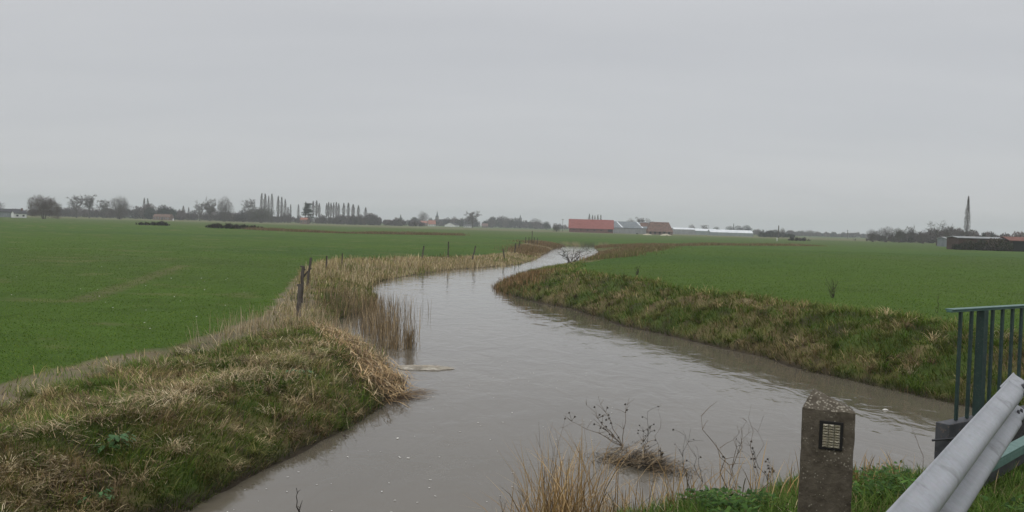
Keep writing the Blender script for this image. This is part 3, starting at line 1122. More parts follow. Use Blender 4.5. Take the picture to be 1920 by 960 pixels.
rows = [('poplar', [(489.5, 361, 7), (496, 362, 7), (502.5, 366, 5), (508.5, 362, 7), (520.5, 366, 6), (527, 368, 6), (533.5, 372, 6), (539, 387, 5), (544, 382, 4), (558.5, 382, 5)], 700,
         'poplar from the left in the tall row rising out of the broad thicket', 'tall poplar row'),
        ('poplar_bare_foot', [(572, 377, 5), (586, 376, 6), (592.5, 375, 6), (597.5, 380, 5)], 720, 'poplar from the left standing round the dark pine', 'poplars round the pine'),
        ('poplar_bare_foot', [(611.5, 380, 5), (615, 378, 5), (619.5, 379, 5), (624.5, 379, 5), (629.5, 378, 5), (634, 380, 5), (643.5, 380, 6), (652, 379, 6), (661, 382, 7), (671, 384, 6), (684.5, 388, 6)],
         740, 'poplar from the left in the evenly spaced row right of the pine', 'spaced poplar row')]
for kind, lst, d, txt, grp in rows:
    for k, (a, b, c) in enumerate(lst):
        tree(kind, a, b, c * 1.15, d + rnd.uniform(-15, 15), ORD[k] + ' ' + txt, grp)
tree('pine', 577, 381, 26, 600, 'dark layered pine among the poplars', None)
tree('spruce', 706, 402, 8, 800, 'small dark conifer right of the last spaced poplar', 'small conifers on the horizon')
tree('spruce', 750.5, 402, 6, 1000, 'pointed dark conifer left of the village church', 'small conifers on the horizon')
tree('spruce', 866, 408, 6, 1000, 'dark blue conifer right of the white village gable', 'small conifers on the horizon')
G2 = 'trees round the village'
tree('dense', 793, 394, 22, 1050, 'round hazy tree left of the slim church spire', G2)
tree('broad', 885, 393, 32, 780, 'lone open bare tree between the two church spires, nearest to the field', G2)
tree('evergreen', 808, 408, 12, 1050, 'low dark round tree at the left foot of the church', G2)
tree('dense', 922, 407, 24, 1000, 'grey rounded tree right of the lone open bare tree', G2)
tree('dense', 948, 405, 18, 1050, 'grey rounded tree left of the squat distant spire', G2)
tree('dense', 1004, 408, 26, 1000, 'pale rounded tree right of the squat distant spire', G2)
tree('evergreen', 1024, 415, 12, 900, 'small dark round tree left of the pole by the red barn', G2)
tree('olive', 1043, 421, 15, 540, 'low brown shrub on the field edge left of the red barn', None, 'shrub')
for k, (a, b, c) in enumerate([(1104, 400, 5), (1110, 402.5, 5), (1114.5, 403, 4), (1120, 401.5, 5), (1125.5, 402, 5)]):
    tree('poplar', a, b, c, 780, ORD[k] + ' short poplar from the left behind the red barn roof', 'poplars behind the red barn')
G3 = 'trees round the farm'
tree('dense', 1182, 408, 22, 700, 'bare tree behind the right end of the grey shed', G3)
tree('broad', 1200, 405, 26, 720, 'tallest bare tree behind the gap between grey shed and old farmhouse', G3)
tree('dense', 1217, 408, 18, 700, 'bare tree behind the left end of the old farmhouse', G3)
tree('dense', 1297, 419, 16, 950, 'round bare tree behind the first greenhouse', G3)
tree('airy', 1321, 420, 18, 960, 'thin bare tree behind the gap between the greenhouses', G3)
tree('evergreen', 1342, 425, 14, 950, 'dark round tree behind the white greenhouse roof, left of the evergreen grove', G3)
G4 = 'evergreen grove behind the greenhouses'
tree('evergreen', 1369, 424, 20, 950, 'left tree of the dark grove behind the long greenhouse', G4)
tree('spruce', 1375, 419, 4, 955, 'thin pointed conifer sticking up out of the dark grove', G4)
tree('evergreen', 1386, 423, 20, 945, 'middle tree of the dark grove behind the long greenhouse', G4)
tree('evergreen', 1401, 422.5, 22, 950, 'right tree of the dark grove behind the long greenhouse', G4)
tree('dense', 1420, 428, 14, 900, 'pale bare bush just past the right end of the long greenhouse', G3)
tree('dense', 1467, 426, 12, 800, 'upright bare tree right of the dark wooden pole', G3)
tree('airy', 1481, 430, 14, 830, 'faint bare tree right of the upright one by the pole', G3)
tree('dense', 1519, 430, 30, 1100, 'broad pale tree in the far wood behind the field gate', G3)
G5 = 'dark grove on the right horizon'
tree('dense', 1637, 428, 30, 430, 'low brown tree starting the dark right grove on its left', G5)
tree('dense', 1662, 423, 36, 440, 'big rounded tree, darkest in the right grove', G5)
tree('olive', 1686, 425, 26, 430, 'brown tree between the biggest tree and the open crowned one in the right grove', G5)
tree('broad', 1708, 420, 26, 450, 'open crowned bare tree standing above the right grove', G5)
tree('dense', 1730, 431, 30, 420, 'low brown tree between the right grove and the crooked tree', G5)
tree('crooked', 1757, 410, 56, 335, 'crooked old tree with leaning trunk and wide bare limbs before the pale shed', None, 'tree')
tree('airy', 1778, 420, 26, 430, 'bare tree behind the pale shed, right of the crooked tree', G5)
tree('dense', 1797, 424, 24, 440, 'bare tree at the left foot of the tall single poplar', G5)
tree('poplar_tall', 1812, 366, 10.5, 400, 'very tall slim single poplar on the right, highest tree of all', None, 'tree', math.radians(.6))
tree('evergreen', 1843, 436, 11, 238, 'dark round evergreen bush above the overgrown brick shed', None, 'bush')


# ------------------------------------------------------------------ woods that read as one mass, hedges
def wood(name, px, d, n, label, cols, kind='stuff', cat='wood', depth=14, bl=(.6, 1.8), bw=.22):
    n = int(n * (2.2 if kind == 'stuff' else 1))
    """px: list of (x, top y). Fills a strip of that height standing on the ground at distance d with leaf and twig blades"""
    xs = np.array([a for a, _ in px], float)
    ts = np.array([b for _, b in px], float)
    k = F / d                                             # picture units per metre there
    hz = np.array([at_y(float(q), float(w_), d).z for q, w_ in zip(xs, ts)])
    X0, X1 = at_y(xs[0], 430, d).x, at_y(xs[-1], 430, d).x
    hmean = max(.5, float(np.mean(hz)) - 1.0)
    nt = max(8, int((X1 - X0) / (hmean * .13)))
    tx = rng.uniform(X0, X1, nt)
    ty = d + rng.uniform(-depth, depth, nt)
    th = (np.interp(tx, np.linspace(X0, X1, len(xs)) if False else np.array([at_y(float(q), 430, d).x for q in xs]), hz) - 1.0) * rng.choice([.58, .7, .85, 1.1], nt, p=[.4, .3, .2, .1]) * rng.uniform(.9, 1.1, nt)
    th *= np.minimum(1, .45 + np.minimum(tx - X0, X1 - tx) / (hmean * 1.5))
    tw = th * rng.uniform(.3, .62, nt)
    wgt = th * tw
    idx = rng.choice(nt, n, p=wgt / wgt.sum())
    q = rng.standard_normal((n, 3))
    q /= np.linalg.norm(q, axis=1, keepdims=True)
    q *= (rng.random(n) ** .45)[:, None]
    q[:, :2] *= np.where(q[:, 2] < 0, 1.15, 1)[:, None]
    x, y = tx[idx] + q[:, 0] * tw[idx], ty[idx] + q[:, 1] * tw[idx]
    z = ground(x, y) + th[idx] * (.46 + .5 * q[:, 2])
    P = np.stack([x, y, z], -1)
    tc_ = pick(cols, nt, None, .22)
    c = tc_[idx] * (1 + .18 * rng.standard_normal((n, 1))).clip(.5, 1.5)
    me = blades(name, P, rng.uniform(0, 2 * PI, n), rng.uniform(0, .9, n), rng.uniform(.2, 1.4, n), rng.uniform(*bl, n), rng.uniform(bw * .9, bw * 2.2, n), c, K=2)
    return tag(link(name, me, M['dead']), label, cat, None, kind)


TW = [(.095, .075, .072), (.07, .06, .058), (.115, .09, .082)]
DK = [(.02, .032, .022), (.03, .042, .03), (.045, .045, .038)]
wood('distant_wood', [(-30, 397), (20, 392), (100, 391), (160, 386), (230, 383), (260, 383), (300, 386), (350, 394), (400, 392), (500, 396)], 690, 26000, 'grey brown wood along the left horizon behind the bare trees', TW)
wood('evergreen_wood', [(270, 389), (288, 391), (308, 389), (325, 389), (338, 394)], 680, 5000, 'strip of dark evergreens in the left wood below the small poplars', DK)
wood('distant_wood', [(440, 402), (480, 399), (560, 402), (600, 405), (680, 404), (705, 403), (730, 408), (770, 411), (800, 412)], 760, 22000, 'brown scrubby wood under the rows of poplars', TW)
wood('distant_wood', [(740, 409), (790, 409), (830, 409), (850, 408), (900, 408), (940, 408), (990, 412), (1030, 417), (1066, 420)], 1080, 18000, 'blue grey hazy wood round the village and its two spires', DK + TW, bl=(1, 2.6), bw=.3)
wood('distant_wood', [(1405, 433), (1440, 432), (1500, 434), (1560, 437), (1600, 436), (1640, 438)], 1180, 15000, 'low blue grey wood on the horizon between greenhouse and right grove', DK + TW, bl=(1, 2.6), bw=.3)
wood('distant_wood', [(1618, 442), (1650, 438), (1720, 434), (1760, 432), (1800, 431), (1860, 434), (1900, 437), (1960, 440)], 470, 16000, 'grey green wood behind the pale and red roofed sheds on the right', TW + [(.045, .05, .035)])
wood('hedge', [(1424, 435), (1440, 434), (1470, 436), (1490, 439)], 620, 4200, 'dark hedge below the wooden pole right of the greenhouses', DK, 'thing', 'hedge', 4)
wood('hedge', [(1480, 443), (1500, 446), (1520, 448)], 360, 1700, 'low scrubby hedge in the right field near the white marker', TW + DK, 'thing', 'hedge', 1.2, (.3, .8), .08)
wood('bramble_thicket', [(252, 420), (262, 417), (278, 418.5), (290, 418), (302, 415), (312, 419), (318, 421)], 260, 2600, 'small dark bramble thicket in the left field, left of the longer one', [(.045, .035, .03), (.035, .035, .025)], 'thing', 'bramble', 1.4, (.3, .8), .07)
wood('bramble_thicket', [(388, 422), (400, 420.5), (430, 421), (450, 422.5), (475, 424), (494, 428)], 235, 4200, 'long dark bramble thicket in the left field where the ditch begins', [(.045, .035, .03), (.035, .035, .025)], 'thing', 'bramble', 1.6, (.3, .8), .07)
wood('ivy_hedge', [(1790, 458), (1800, 450), (1812, 447.5), (1840, 449), (1870, 448), (1892, 450), (1898, 458)], 227, 11000, 'ivy and bramble overgrowing the low brick shed on the right', [(.035, .042, .022), (.055, .05, .03), (.07, .055, .04)], 'thing', 'hedge', .9, (.2, .6), .12)


# ------------------------------------------------------------------ buildings
def gable_house(name, px0, px1, ridge_y, eave_y, d, label, wall, roof, cat='house', depth=8, yaw=0, windows=0, door=False, chimney=False, hip=0, group=None, over=.25, wy=None):
    """house whose long front spans px0..px1 at distance d"""
    xm = (px0 + px1) / 2
    c = at_y(xm, 440, d)
    z0 = gz(c.x, c.y) - .1
    Wd = (px1 - px0) / F * d / math.cos(yaw)
    he = at_y(xm, eave_y, d).z - z0
    hr = at_y(xm, ridge_y, d + depth / 2).z - z0
    t = empty(name, (c.x, c.y, z0), label, cat, group, yaw - math.atan2(c.x, c.y) * 0)
    g = MB()
    w, D = Wd / 2, depth
    v = [(-w, 0, -.3), (w, 0, -.3), (w, D, -.3), (-w, D, -.3), (-w, 0, he), (w, 0, he), (w, D, he), (-w, D, he), (-w, D / 2, hr - .08), (w, D / 2, hr - .08)]
    f = [(0, 1, 5, 4), (2, 3, 7, 6), (1, 2, 6, 9, 5), (3, 0, 4, 8, 7)]
    if hip:
        v[8], v[9] = (-w + hip, D / 2, hr - .08), (w - hip, D / 2, hr - .08)
        f = [(0, 1, 5, 4), (2, 3, 7, 6), (1, 2, 6, 5), (3, 0, 4, 7)]
    g.add(v, f)
    g.obj('wall', wall, t)
    r = MB()
    k = (hr - he) / (D / 2)
    o = over
    th = .14
    ax = [(-w - o, -o, he - k * o), (w + o, -o, he - k * o), (w + o - hip, D / 2, hr), (-w - o + hip, D / 2, hr)]
    bx = [(w + o, D + o, he - k * o), (-w - o, D + o, he - k * o), (-w - o + hip, D / 2, hr), (w + o - hip, D / 2, hr)]
    for q in (ax, bx):
        lowq = [(p[0], p[1], p[2] - th) for p in q]
        r.add(q + lowq, [(0, 1, 2, 3), (7, 6, 5, 4), (0, 4, 5, 1), (1, 5, 6, 2), (3, 7, 4, 0)])
    if hip:
        r.add([ax[0], bx[1], ax[3]], [(1, 0, 2)])
        r.add([ax[1], bx[0], ax[2]], [(0, 1, 2)])
    ro = r.obj('roof', roof, t)
    if chimney:
        cm = MB()
        cm.box(w * .5 - .4, w * .5 + .4, D / 2 - .35, D / 2 + .35, hr - .5, hr + 1.1)
        cm.obj('chimney', M['brick'], ro)
    for i in range(windows):
        x = -w + Wd * (i + .5) / windows
        fz0, fz1 = he * .3, he * .72
        q = MB()
        q.box(x - .55, x + .55, -.06, .05, fz0, fz1)
        fo = q.obj('window', M['white'], t)
        q = MB()
        q.box(x - .45, x + .45, -.085, -.062, fz0 + .08, fz1 - .08)
        q.obj('pane', M['pane'], fo)
    if door:
        q = MB()
        q.box(w * .1 - .5, w * .1 + .5, -.05, .04, -.2, min(2.1, he * .85))
        q.obj('door', M['dark_roof'], t)
    return t, Wd, he, hr


# the red roofed barn
t, W, he, hr = gable_house('red_roof_barn', 1067, 1149, 411.5, 427.5, 560, 'long barn with red tiled roof and dark brick walls in the middle of the horizon', M['brick'], M['red_tile'], 'barn', 13, math.radians(-4), over=.5)
q = MB()
q.box(W / 2 - 3.2, W / 2 - .4, -.05, .05, .9, he - .5)
q.obj('doorway', M['dark'], t)
for i in range(5):
    x = -W / 2 + 2.5 + i * 4.3
    q = MB()
    q.box(x, x + 1.1, -.06, .02, he * .45, he * .62)
    q.obj('window', M['dark'], t)
# grey shed with two skylight strips
t, W, he, hr = gable_house('grey_shed', 1151, 1212, 415.5, 427, 575, 'grey sheet clad farm shed with two white skylight strips between red barn and old farmhouse', M['pale_sheet'], M['grey_sheet'], 'shed', 13, math.radians(-4), over=.3)
for fx in (-.36, .26):
    q = MB()
    k = (hr - he) / 6.5
    pts = []
    for (dx, yy) in ((fx * W + 2.1, .15), (fx * W + 3.0, .15), (fx * W + 1.0 - 1.5, 6.1), (fx * W + .1 - 1.5, 6.1)):
        pts.append((dx, yy, he + k * yy + .06))
    lowp = [(p[0], p[1], p[2] - .05) for p in pts]
    q.add(pts + lowp, [(0, 1, 2, 3), (7, 6, 5, 4), (0, 4, 5, 1), (1, 5, 6, 2), (2, 6, 7, 3), (3, 7, 4, 0)])
    q.obj('skylight', M['white_roof'], t)
# the old farmhouse
t, W, he, hr = gable_house('old_farmhouse', 1215, 1261, 416.5, 433, 560, 'old brick farmhouse with big sagging brown hipped roof right of the grey shed', M['old_brick'], M['old_tile'], 'farmhouse', 11, math.radians(-3), hip=2.4, over=.4)
for i in range(5):
    x = -W / 2 + 1.6 + i * 2.9
    q = MB()
    q.box(x - .6, x + .6, -.06, .04, .2, he - .5)
    q.obj('window', M['dark'], t)
gable_house('brick_outhouse', 1202, 1216, 417.5, 428, 575, 'small brick outhouse between the grey shed and the old farmhouse', M['old_brick'], M['old_tile'], 'outhouse', 7)
for a, b, c, lab in ((1214, 442.5, 3.4, 'left pale straw heap on the grass before the old farmhouse'), (1248, 443.5, 4.2, 'right pale straw heap on the grass before the old farmhouse')):
    p = at_y(a, b, 470)
    g = MB()
    nn = 14
    z0 = gz(p.x, p.y)
    vv = [(0, 0, c * .22)]
    for rr, hh in ((.45, .8), (.8, .4), (1, -.1)):
        for k in range(nn):
            an = 2 * PI * k / nn
            j = rnd.uniform(.82, 1.15)
            vv.append((math.cos(an) * c * .75 * rr * j, math.sin(an) * c * .5 * rr * j, c * .22 * hh * rnd.uniform(.8, 1.15)))
    ff = [(0, 1 + k, 1 + (k + 1) % nn) for k in range(nn)]
    for ring in (0, 1):
        for k in range(nn):
            i0, i1 = 1 + ring * nn + k, 1 + ring * nn + (k + 1) % nn
            ff.append((i0, i0 + nn, i1 + nn, i1))
    g.add(vv, ff)
    o = g.obj('straw_heap', M['straw_heap'])
    o.location = (p.x, p.y, z0)
    tag(o, lab, 'straw heap', 'straw heaps by the farmhouse')
p = at_y(1193, 438, 480)
tree('evergreen', 1194.5, 436.5, 4, 500, 'tiny dark bush on the grass before the grey shed', None, 'bush')


# greenhouses
def greenhouse(px0, px1, ridge_y, eave_y, base_d, label, wall, yaw=0):
    t, W, he, hr = gable_house('greenhouse', px0, px1, ridge_y, eave_y, base_d, label, wall, M['white_roof'], 'greenhouse', 12, yaw, group='greenhouses right of the farmhouse', over=.1)
    q = MB()
    k = int(W / 4)
    for i in range(k + 1):
        x = -W / 2 + W * i / k
        q.box(x - .06, x + .06, -.08, 0, 0, he)
    q.box(-W / 2, W / 2, -.12, -.085, he * .45, he * .45 + .1)
    q.obj('glazing_bars', M['pale_sheet'], t)


greenhouse(1263, 1303, 427, 430, 690, 'first small greenhouse with whitish roof beside the old farmhouse', M['pale_sheet'])
greenhouse(1303, 1345, 429, 433, 700, 'middle greenhouse with whitewashed roof between the small one and the longest one', M['green_glass'])
greenhouse(1332, 1412, 431, 436, 660, 'longest greenhouse with bright white roof, last one on the right', M['green_glass'])

# left edge, village and right edge houses
gable_house('white_house', 30, 46, 394.5, 400, 430, 'white house with dark roof left of the round reddish bush', M['white'], M['dark_roof'], 'house', 9, math.radians(38), 2, False, True)
gable_house('long_shed', -25, 29, 391, 396.5, 450, 'low grey shed with dark roof at the left edge of the picture', M['grey_sheet'], M['dark_roof'], 'shed', 9)
gable_house('brick_house', 286, 318, 401.5, 406, 640, 'long low house with dull red roof in front of the left wood', M['old_brick'], M['old_tile'], 'house', 8, 0, 5, True)
gable_house('tan_house', 562, 575, 408, 411.5, 650, 'tan house with pinkish roof behind the foot of the pine', M['old_brick'], M['orange_tile'], 'house', 8, 0, 2)
GV = 'village houses round the church'
gable_house('village_house', 775, 786, 415.5, 418, 1000, 'long low village house with white wall, leftmost of the village', M['white'], M['dark_roof'], 'house', 9, 0, 3, group=GV)
gable_house('village_house', 787, 800, 414, 418, 1010, 'village house with dull orange roof left of the reddest one', M['old_brick'], M['orange_tile'], 'house', 9, 0, 3, group=GV)
gable_house('village_house', 803, 816, 413, 420, 980, 'village house with the reddest roof and a white base at the foot of the church', M['white'], M['orange_tile'], 'house', 9, math.radians(8), 3, group=GV)
gable_house('village_house', 838, 850, 418.5, 421, 980, 'dark roofed village house right of the church', M['old_brick'], M['dark_roof'], 'house', 9, 0, 3, group=GV)
gable_house('village_house', 853, 860, 418, 422, 960, 'small village house with a bright white gable', M['white'], M['dark_roof'], 'house', 12, math.radians(70), 1, group=GV)
gable_house('village_house', 869, 884, 420, 423, 880, 'dark roofed house with long whitish wall at the foot of the lone bare tree', M['white'], M['dark_roof'], 'house', 9, 0, 4, group=GV)
gable_house('village_house', 903, 914, 419, 423, 980, 'pinkish hazy village house farthest right of the village', M['old_brick'], M['old_tile'], 'house', 9, 0, 3, group=GV)


def church(px, tip, shoulder, body, d, label, w):
    p = at_y(px, 430, d)
    z0 = gz(p.x, p.y) - .2
    t = empty('church', (p.x, p.y, z0), label, 'church', 'church spires of the village')
    hs, ht, hb = at_y(px, shoulder, d).z - z0, at_y(px, tip, d).z - z0, at_y(px, body, d).z - z0
    g = MB()
    g.box(-w / 2, w / 2, -w / 2, w / 2, -.3, hs)
    g.obj('tower', M['stone'], t)
    g = MB()
    q = w * .58
    n = 8
    ring = [(math.cos(2 * PI * (k + .5) / n) * q * 1.05, math.sin(2 * PI * (k + .5) / n) * q * 1.05, hs) for k in range(n)]
    ring2 = [(x * .42, y * .42, hs + (ht - hs) * .28) for x, y, _ in ring]
    g.add(ring + ring2 + [(0, 0, ht)], [(k, (k + 1) % n, n + (k + 1) % n, n + k) for k in range(n)] + [(n + k, n + (k + 1) % n, 2 * n) for k in range(n)])
    g.obj('spire', M['steel_slate'], t)
    g = MB()
    g.add([(w / 2, -5, -.3), (w / 2 + 18, -5, -.3), (w / 2 + 18, 5, -.3), (w / 2, 5, -.3), (w / 2, -5, hb * .6), (w / 2 + 18, -5, hb * .6), (w / 2 + 18, 5, hb * .6), (w / 2, 5, hb * .6), (w / 2, 0, hb), (w / 2 + 18, 0, hb)],
          [(0, 1, 5, 4), (2, 3, 7, 6), (1, 2, 6, 9, 5), (3, 0, 4, 8, 7)])
    g.obj('nave', M['stone'], t)
    g = MB()
    g.add([(w / 2 + .05, -5.4, hb * .6 - .1), (w / 2 + 18.3, -5.4, hb * .6 - .1), (w / 2 + 18.3, 0, hb + .15), (w / 2 + .05, 0, hb + .15), (w / 2 + .05, 5.4, hb * .6 - .1), (w / 2 + 18.3, 5.4, hb * .6 - .1)], [(0, 1, 2, 3), (3, 2, 5, 4)])
    g.obj('roof', M['steel_slate'], t)


church(819, 394, 407, 411, 1150, 'village church with slim dark blue spire left of the lone bare tree', 4.2)
church(975, 402, 410, 416, 1300, 'distant church with squat spire left of the red barn', 4.6)

# sheds on the right
t, W, he, hr = gable_house('pale_shed', 1774, 1800, 444.5, 447, 300, 'pale grey shed left of the overgrown brick shed', M['grey_sheet'], M['pale_sheet'], 'shed', 6, 0, 2, True)
t, W, he, hr = gable_house('brick_shed', 1797, 1893, 444, 446.5, 231, 'low dark red brick shed with white sheet roof, overgrown by ivy', M['dark_brick'], M['pale_sheet'], 'shed', 6)
q = MB()
for x in (-W * .15, W * .28):
    q.box(x - .5, x + .5, -.06, .03, -.1, 1.9)
q.obj('doorway', M['dark'], t)
t, W, he, hr = gable_house('red_roof_shed', 1895, 1950, 444.5, 450.5, 228, 'open fronted brick shed with red roof at the right edge of the picture', M['dark_brick'], M['old_red'], 'shed', 6, over=.4)
q = MB()
q.box(-W / 2 + .6, W / 2 - .6, -.06, .03, -.1, he - .35)
q.obj('open_front', M['dark'], t)


# poles, marker
def pole(px, top, d, label, r=.16, arm=False):
    p = at_y(px, 440, d)
    z0 = gz(p.x, p.y)
    h = at_y(px, top, d).z - z0
    t = empty('utility_pole', (p.x, p.y, z0), label, 'pole', 'poles on the horizon')
    g = MB()
    g.tube([(0, 0, -.3), (0, 0, h)], [r, r * .75], 8)
    g.obj('shaft', M['timber'], t)
    if arm:
        g = MB()
        g.box(-.9, .9, -.06, .06, h - .7, h - .55)
        g.obj('crossarm', M['timber'], t)


pole(1054.5, 410, 600, 'thin pole just left of the red barn', .14, True)
pole(1459.5, 423, 560, 'thick dark pole above the dark hedge right of the greenhouses', .42)
pole(1589, 431, 800, 'pole above the far wood left of the right grove', .3, True)
p = at_y(1457, 448, 330)
t = empty('field_marker', (p.x, p.y, gz(p.x, p.y)), 'small white marker post in the right field below the dark pole', 'marker')
g = MB()
g.tube([(0, 0, -.2), (0, 0, 1.0)], [.14, .14], 10)
g.tube([(0, 0, 1.0), (0, 0, 1.12), (0, 0, 1.22)], [.2, .2, .05], 10)
g.obj('post', M['white'], t)
p = at_y(325, 411, 560)
t = empty('field_marker', (p.x, p.y, gz(p.x, p.y)), 'small white marker at the foot of the left wood', 'marker')
g = MB()
g.tube([(0, 0, -.2), (0, 0, 1.1), (0, 0, 1.25)], [.45, .4, .2], 10)
g.obj('post', M['white'], t)


# ------------------------------------------------------------------ fence posts along the left bank
def fence_post(b, tpx, d_off, label, r=.055, stub=None):
    p0 = on_z(b[0], b[1], .85)
    p0.z = gz(p0.x, p0.y) - .25
    p1 = at_y(tpx[0], tpx[1], p0.y + d_off)
    o = empty('fence_post', p0, label, 'fence post', 'old fence posts along the left bank')
    v = p1 - p0
    g = MB()
    k = 7
    pts = [v * (i / k) + Vector((rnd.uniform(-1, 1), rnd.uniform(-1, 1), 0)) * r * .25 for i in range(k + 1)]
    g.tube(pts, [r * rnd.uniform(.85, 1.12) * (1 - .12 * i / k) for i in range(k + 1)], 7)
    g.obj('stake', M['timber'], o)
    if stub:
        g = MB()
        for f, dx, dz in stub:
            a = v * f
            g.tube([a, a + Vector((dx, .02, dz))], [r * .7, r * .3], 5)
        g.obj('knot', M['timber'], o)


fence_post((558, 592), (563, 533), .3, 'thick gnarled post, nearest of the leaning trio on the left bank', .085, [(.95, -.10, .06), (.6, .08, .05)])
fence_post((563, 556), (568.5, 499), .2, 'forked post, middle of the leaning trio on the left bank', .075, [(.98, -.12, .03), (.72, .22, .28), (.9, .1, .05)])
fence_post((574, 536), (583, 483), .3, 'tall post leaning right, farthest of the trio on the left bank', .06, [(.66, .12, .1)])
fence_post((611, 503), (613, 480), .1, 'straight post just beyond the leaning trio', .06)
fence_post((641, 496), (642, 475), .1, 'thin post half hidden in pale reeds beyond the straight one', .05)
fence_post((790, 482), (795, 461), .4, 'post leaning right, left of the tall upright one behind the far reeds', .075)
fence_post((840, 479), (841, 453), 0, 'tall upright post in the middle of the far reeds', .075)
fence_post((884, 480), (892, 461), .5, 'strongly leaning post right of the tall upright one', .075)
fence_post((947, 477), (943, 467), 0, 'short post leaning left among the far reeds', .07)
fence_post((965, 469), (967, 456), 0, 'short upright post left of the distant post cluster', .08)
fence_post((972, 465), (975, 451), 0, 'slightly leaning short post at the start of the distant cluster', .08)
for k, (a, b) in enumerate([(986, 445), (992, 444.5), (998, 433), (1002, 445), (1008, 446)]):
    fence_post((a - 1, 457), (a, b), 0, ['first low post of the distant cluster before the reeds', 'second low post of the distant cluster', 'tallest thin post of the distant cluster', 'low post right of the tallest one in the distant cluster', 'last low post of the distant cluster by the far reach'][k], .07)


# ------------------------------------------------------------------ small plants
def skeleton(base, tips, r0, m_, name, parent=None, seed=0, sub=4, heads=None, wob=.08):
    r = random.Random(seed)
    g = MB()
    hd = MB()
    for tip in tips:
        tip = Vector(tip)
        k = 6
        pts = []
        ln = tip.length
        for i in range(k + 1):
            f = i / k
            pts.append(tip * f + Vector((r.uniform(-1, 1), r.uniform(-1, 1), .35 * math.sin(f * PI))) * ln * wob * (1 if 0 < i < k else 0))
        g.tube(pts, [r0 * (1 - .75 * i / k) for i in range(k + 1)], 4)
        for j in range(sub):
            i = r.randint(2, k)
            d = Vector((r.gauss(0, 1), r.gauss(0, 1), r.uniform(.2, 1.4))).normalized() * ln * r.uniform(.10, .26)
            g.tube([pts[i], pts[i] + d * .5 + Vector((0, 0, ln * .015)), pts[i] + d], [r0 * .5, r0 * .35, r0 * .2], 3)
            if heads and r.random() < heads[1]:
                c = pts[i] + d
                for _ in range(5):
                    u = Vector((r.gauss(0, 1), r.gauss(0, 1), r.gauss(0, 1))).normalized() * heads[0]
                    w = u.orthogonal().normalized() * heads[0] * .6
                    hd.add([c + u, c - u * .3 + w, c - u * .4 - w, c + u.cross(w).normalized() * heads[0] * .7], [(0, 1, 3), (1, 2, 3), (2, 0, 3), (0, 2, 1)])
    o = g.obj(name, m_, parent)
    if hd.v:
        hd.obj('seed_head', M['timber'], parent if parent else o)
    return o


M['dry_stem'] = mottled('dry_stems', (.085, .062, .042), (.16, .12, .08), 8)
M['dark_stem'] = mottled('dark_stems', (.035, .03, .024), (.07, .055, .04), 8)


def weed(base_px, z, tips_px, d_tip, label, r0=.006, seed=0, sub=5, heads=(.018, .5), m_='dry_stem', wob=.06):
    b = on_ground(base_px[0], base_px[1])
    t = empty('dry_weed', b, label, 'weed', 'dry weeds at the foot of the near bank')
    tips = [at_y(a, c, b.y + d_tip) - b for a, c in tips_px]
    skeleton(b, tips, r0, M[m_], 'stem', t, seed, sub, heads, wob)


weed((1168, 838), 0, [(1100, 760), (1112, 785), (1072, 790), (1128, 815), (1122, 745), (1180, 745)], .3, 'bushy dead weed leaning left out of the debris clump', .009, 3, 8, (.03, .45), 'dry_stem', .04)
weed((1208, 862), 0, [(1214, 772), (1220, 800), (1205, 800)], 0, 'upright dead weed with small dark seed heads in the debris clump', .007, 4, 7, (.022, .7), 'dark_stem')
weed((1232, 872), 0, [(1234, 770)], 0, 'single thin upright stalk right of the debris clump', .005, 5, 1, None)
weed((1240, 862), 0, [(1239, 842), (1243, 848)], 0, 'short dark broken stalk sticking out of the water', .016, 6, 3, (.03, .6), 'dark_stem')
weed((1290, 950), .9, [(1286, 815), (1280, 805)], .2, 'tall stalk with a few side twigs before the open water', .006, 7, 5, (.014, .4), 'dark_stem')
weed((1318, 905), .4, [(1282, 815), (1308, 842)], .2, 'stalk bent to the left with one dark seed head', .006, 8, 3, (.026, .6), 'dark_stem')
weed((1385, 948), .9, [(1315, 780), (1350, 840)], .4, 'long arching stalk leaning left, middle of the near bank', .006, 9, 4, (.014, .3))
weed((1372, 880), 0, [(1400, 790), (1383, 800), (1405, 800)], .1, 'branched twig standing in the water with a dark knot at its foot', .007, 10, 6, (.016, .2))
weed((1416, 925), .8, [(1409, 757), (1428, 790)], .2, 'tallest straight stalk on the right of the weeds', .0055, 11, 3, None)
weed((1440, 905), .6, [(1400, 825), (1443, 868), (1452, 880)], .2, 'stalk hung with blackened leaves next to the green grass', .007, 12, 7, (.028, .8), 'dark_stem')
weed((1490, 905), 1.2, [(1488, 868)], 0, 'short thin stalk at the edge of the green grass left of the concrete post', .006, 13, 1, None)
weed((1030, 955), .6, [(1010, 790), (1037, 790), (1062, 775)], .2, 'loose tall stalks rising out of the tan reed tuft', .005, 14, 3, None)
weed((1730, 885), 1.9, [(1710, 795), (1700, 860)], .2, 'thin bent stalk beside the guardrail over the water', .006, 15, 3, None)
weed((943, 968), .9, [(938, 925), (950, 935)], 0, 'small dry stalk left of the tan reed tuft', .006, 16, 2, (.02, .6))
b = on_z(562, 968, 0)
t = empty('twig', b, 'bare forked twig sticking out of the water at the bottom left', 'twig')
skeleton(b, [at_y(556, 915, b.y) - b, at_y(567, 938, b.y) - b], .012, M['dark_stem'], 'stem', t, 31, 2)
b = on_z(645, 815, 0)
t = empty('twig', b, 'dark twig slanting down into the water off the left bank', 'twig')
skeleton(b, [at_y(664, 838, b.y - .6) - b, at_y(655, 826, b.y - .3) - b], .014, M['dark_stem'], 'stem', t, 32, 2)


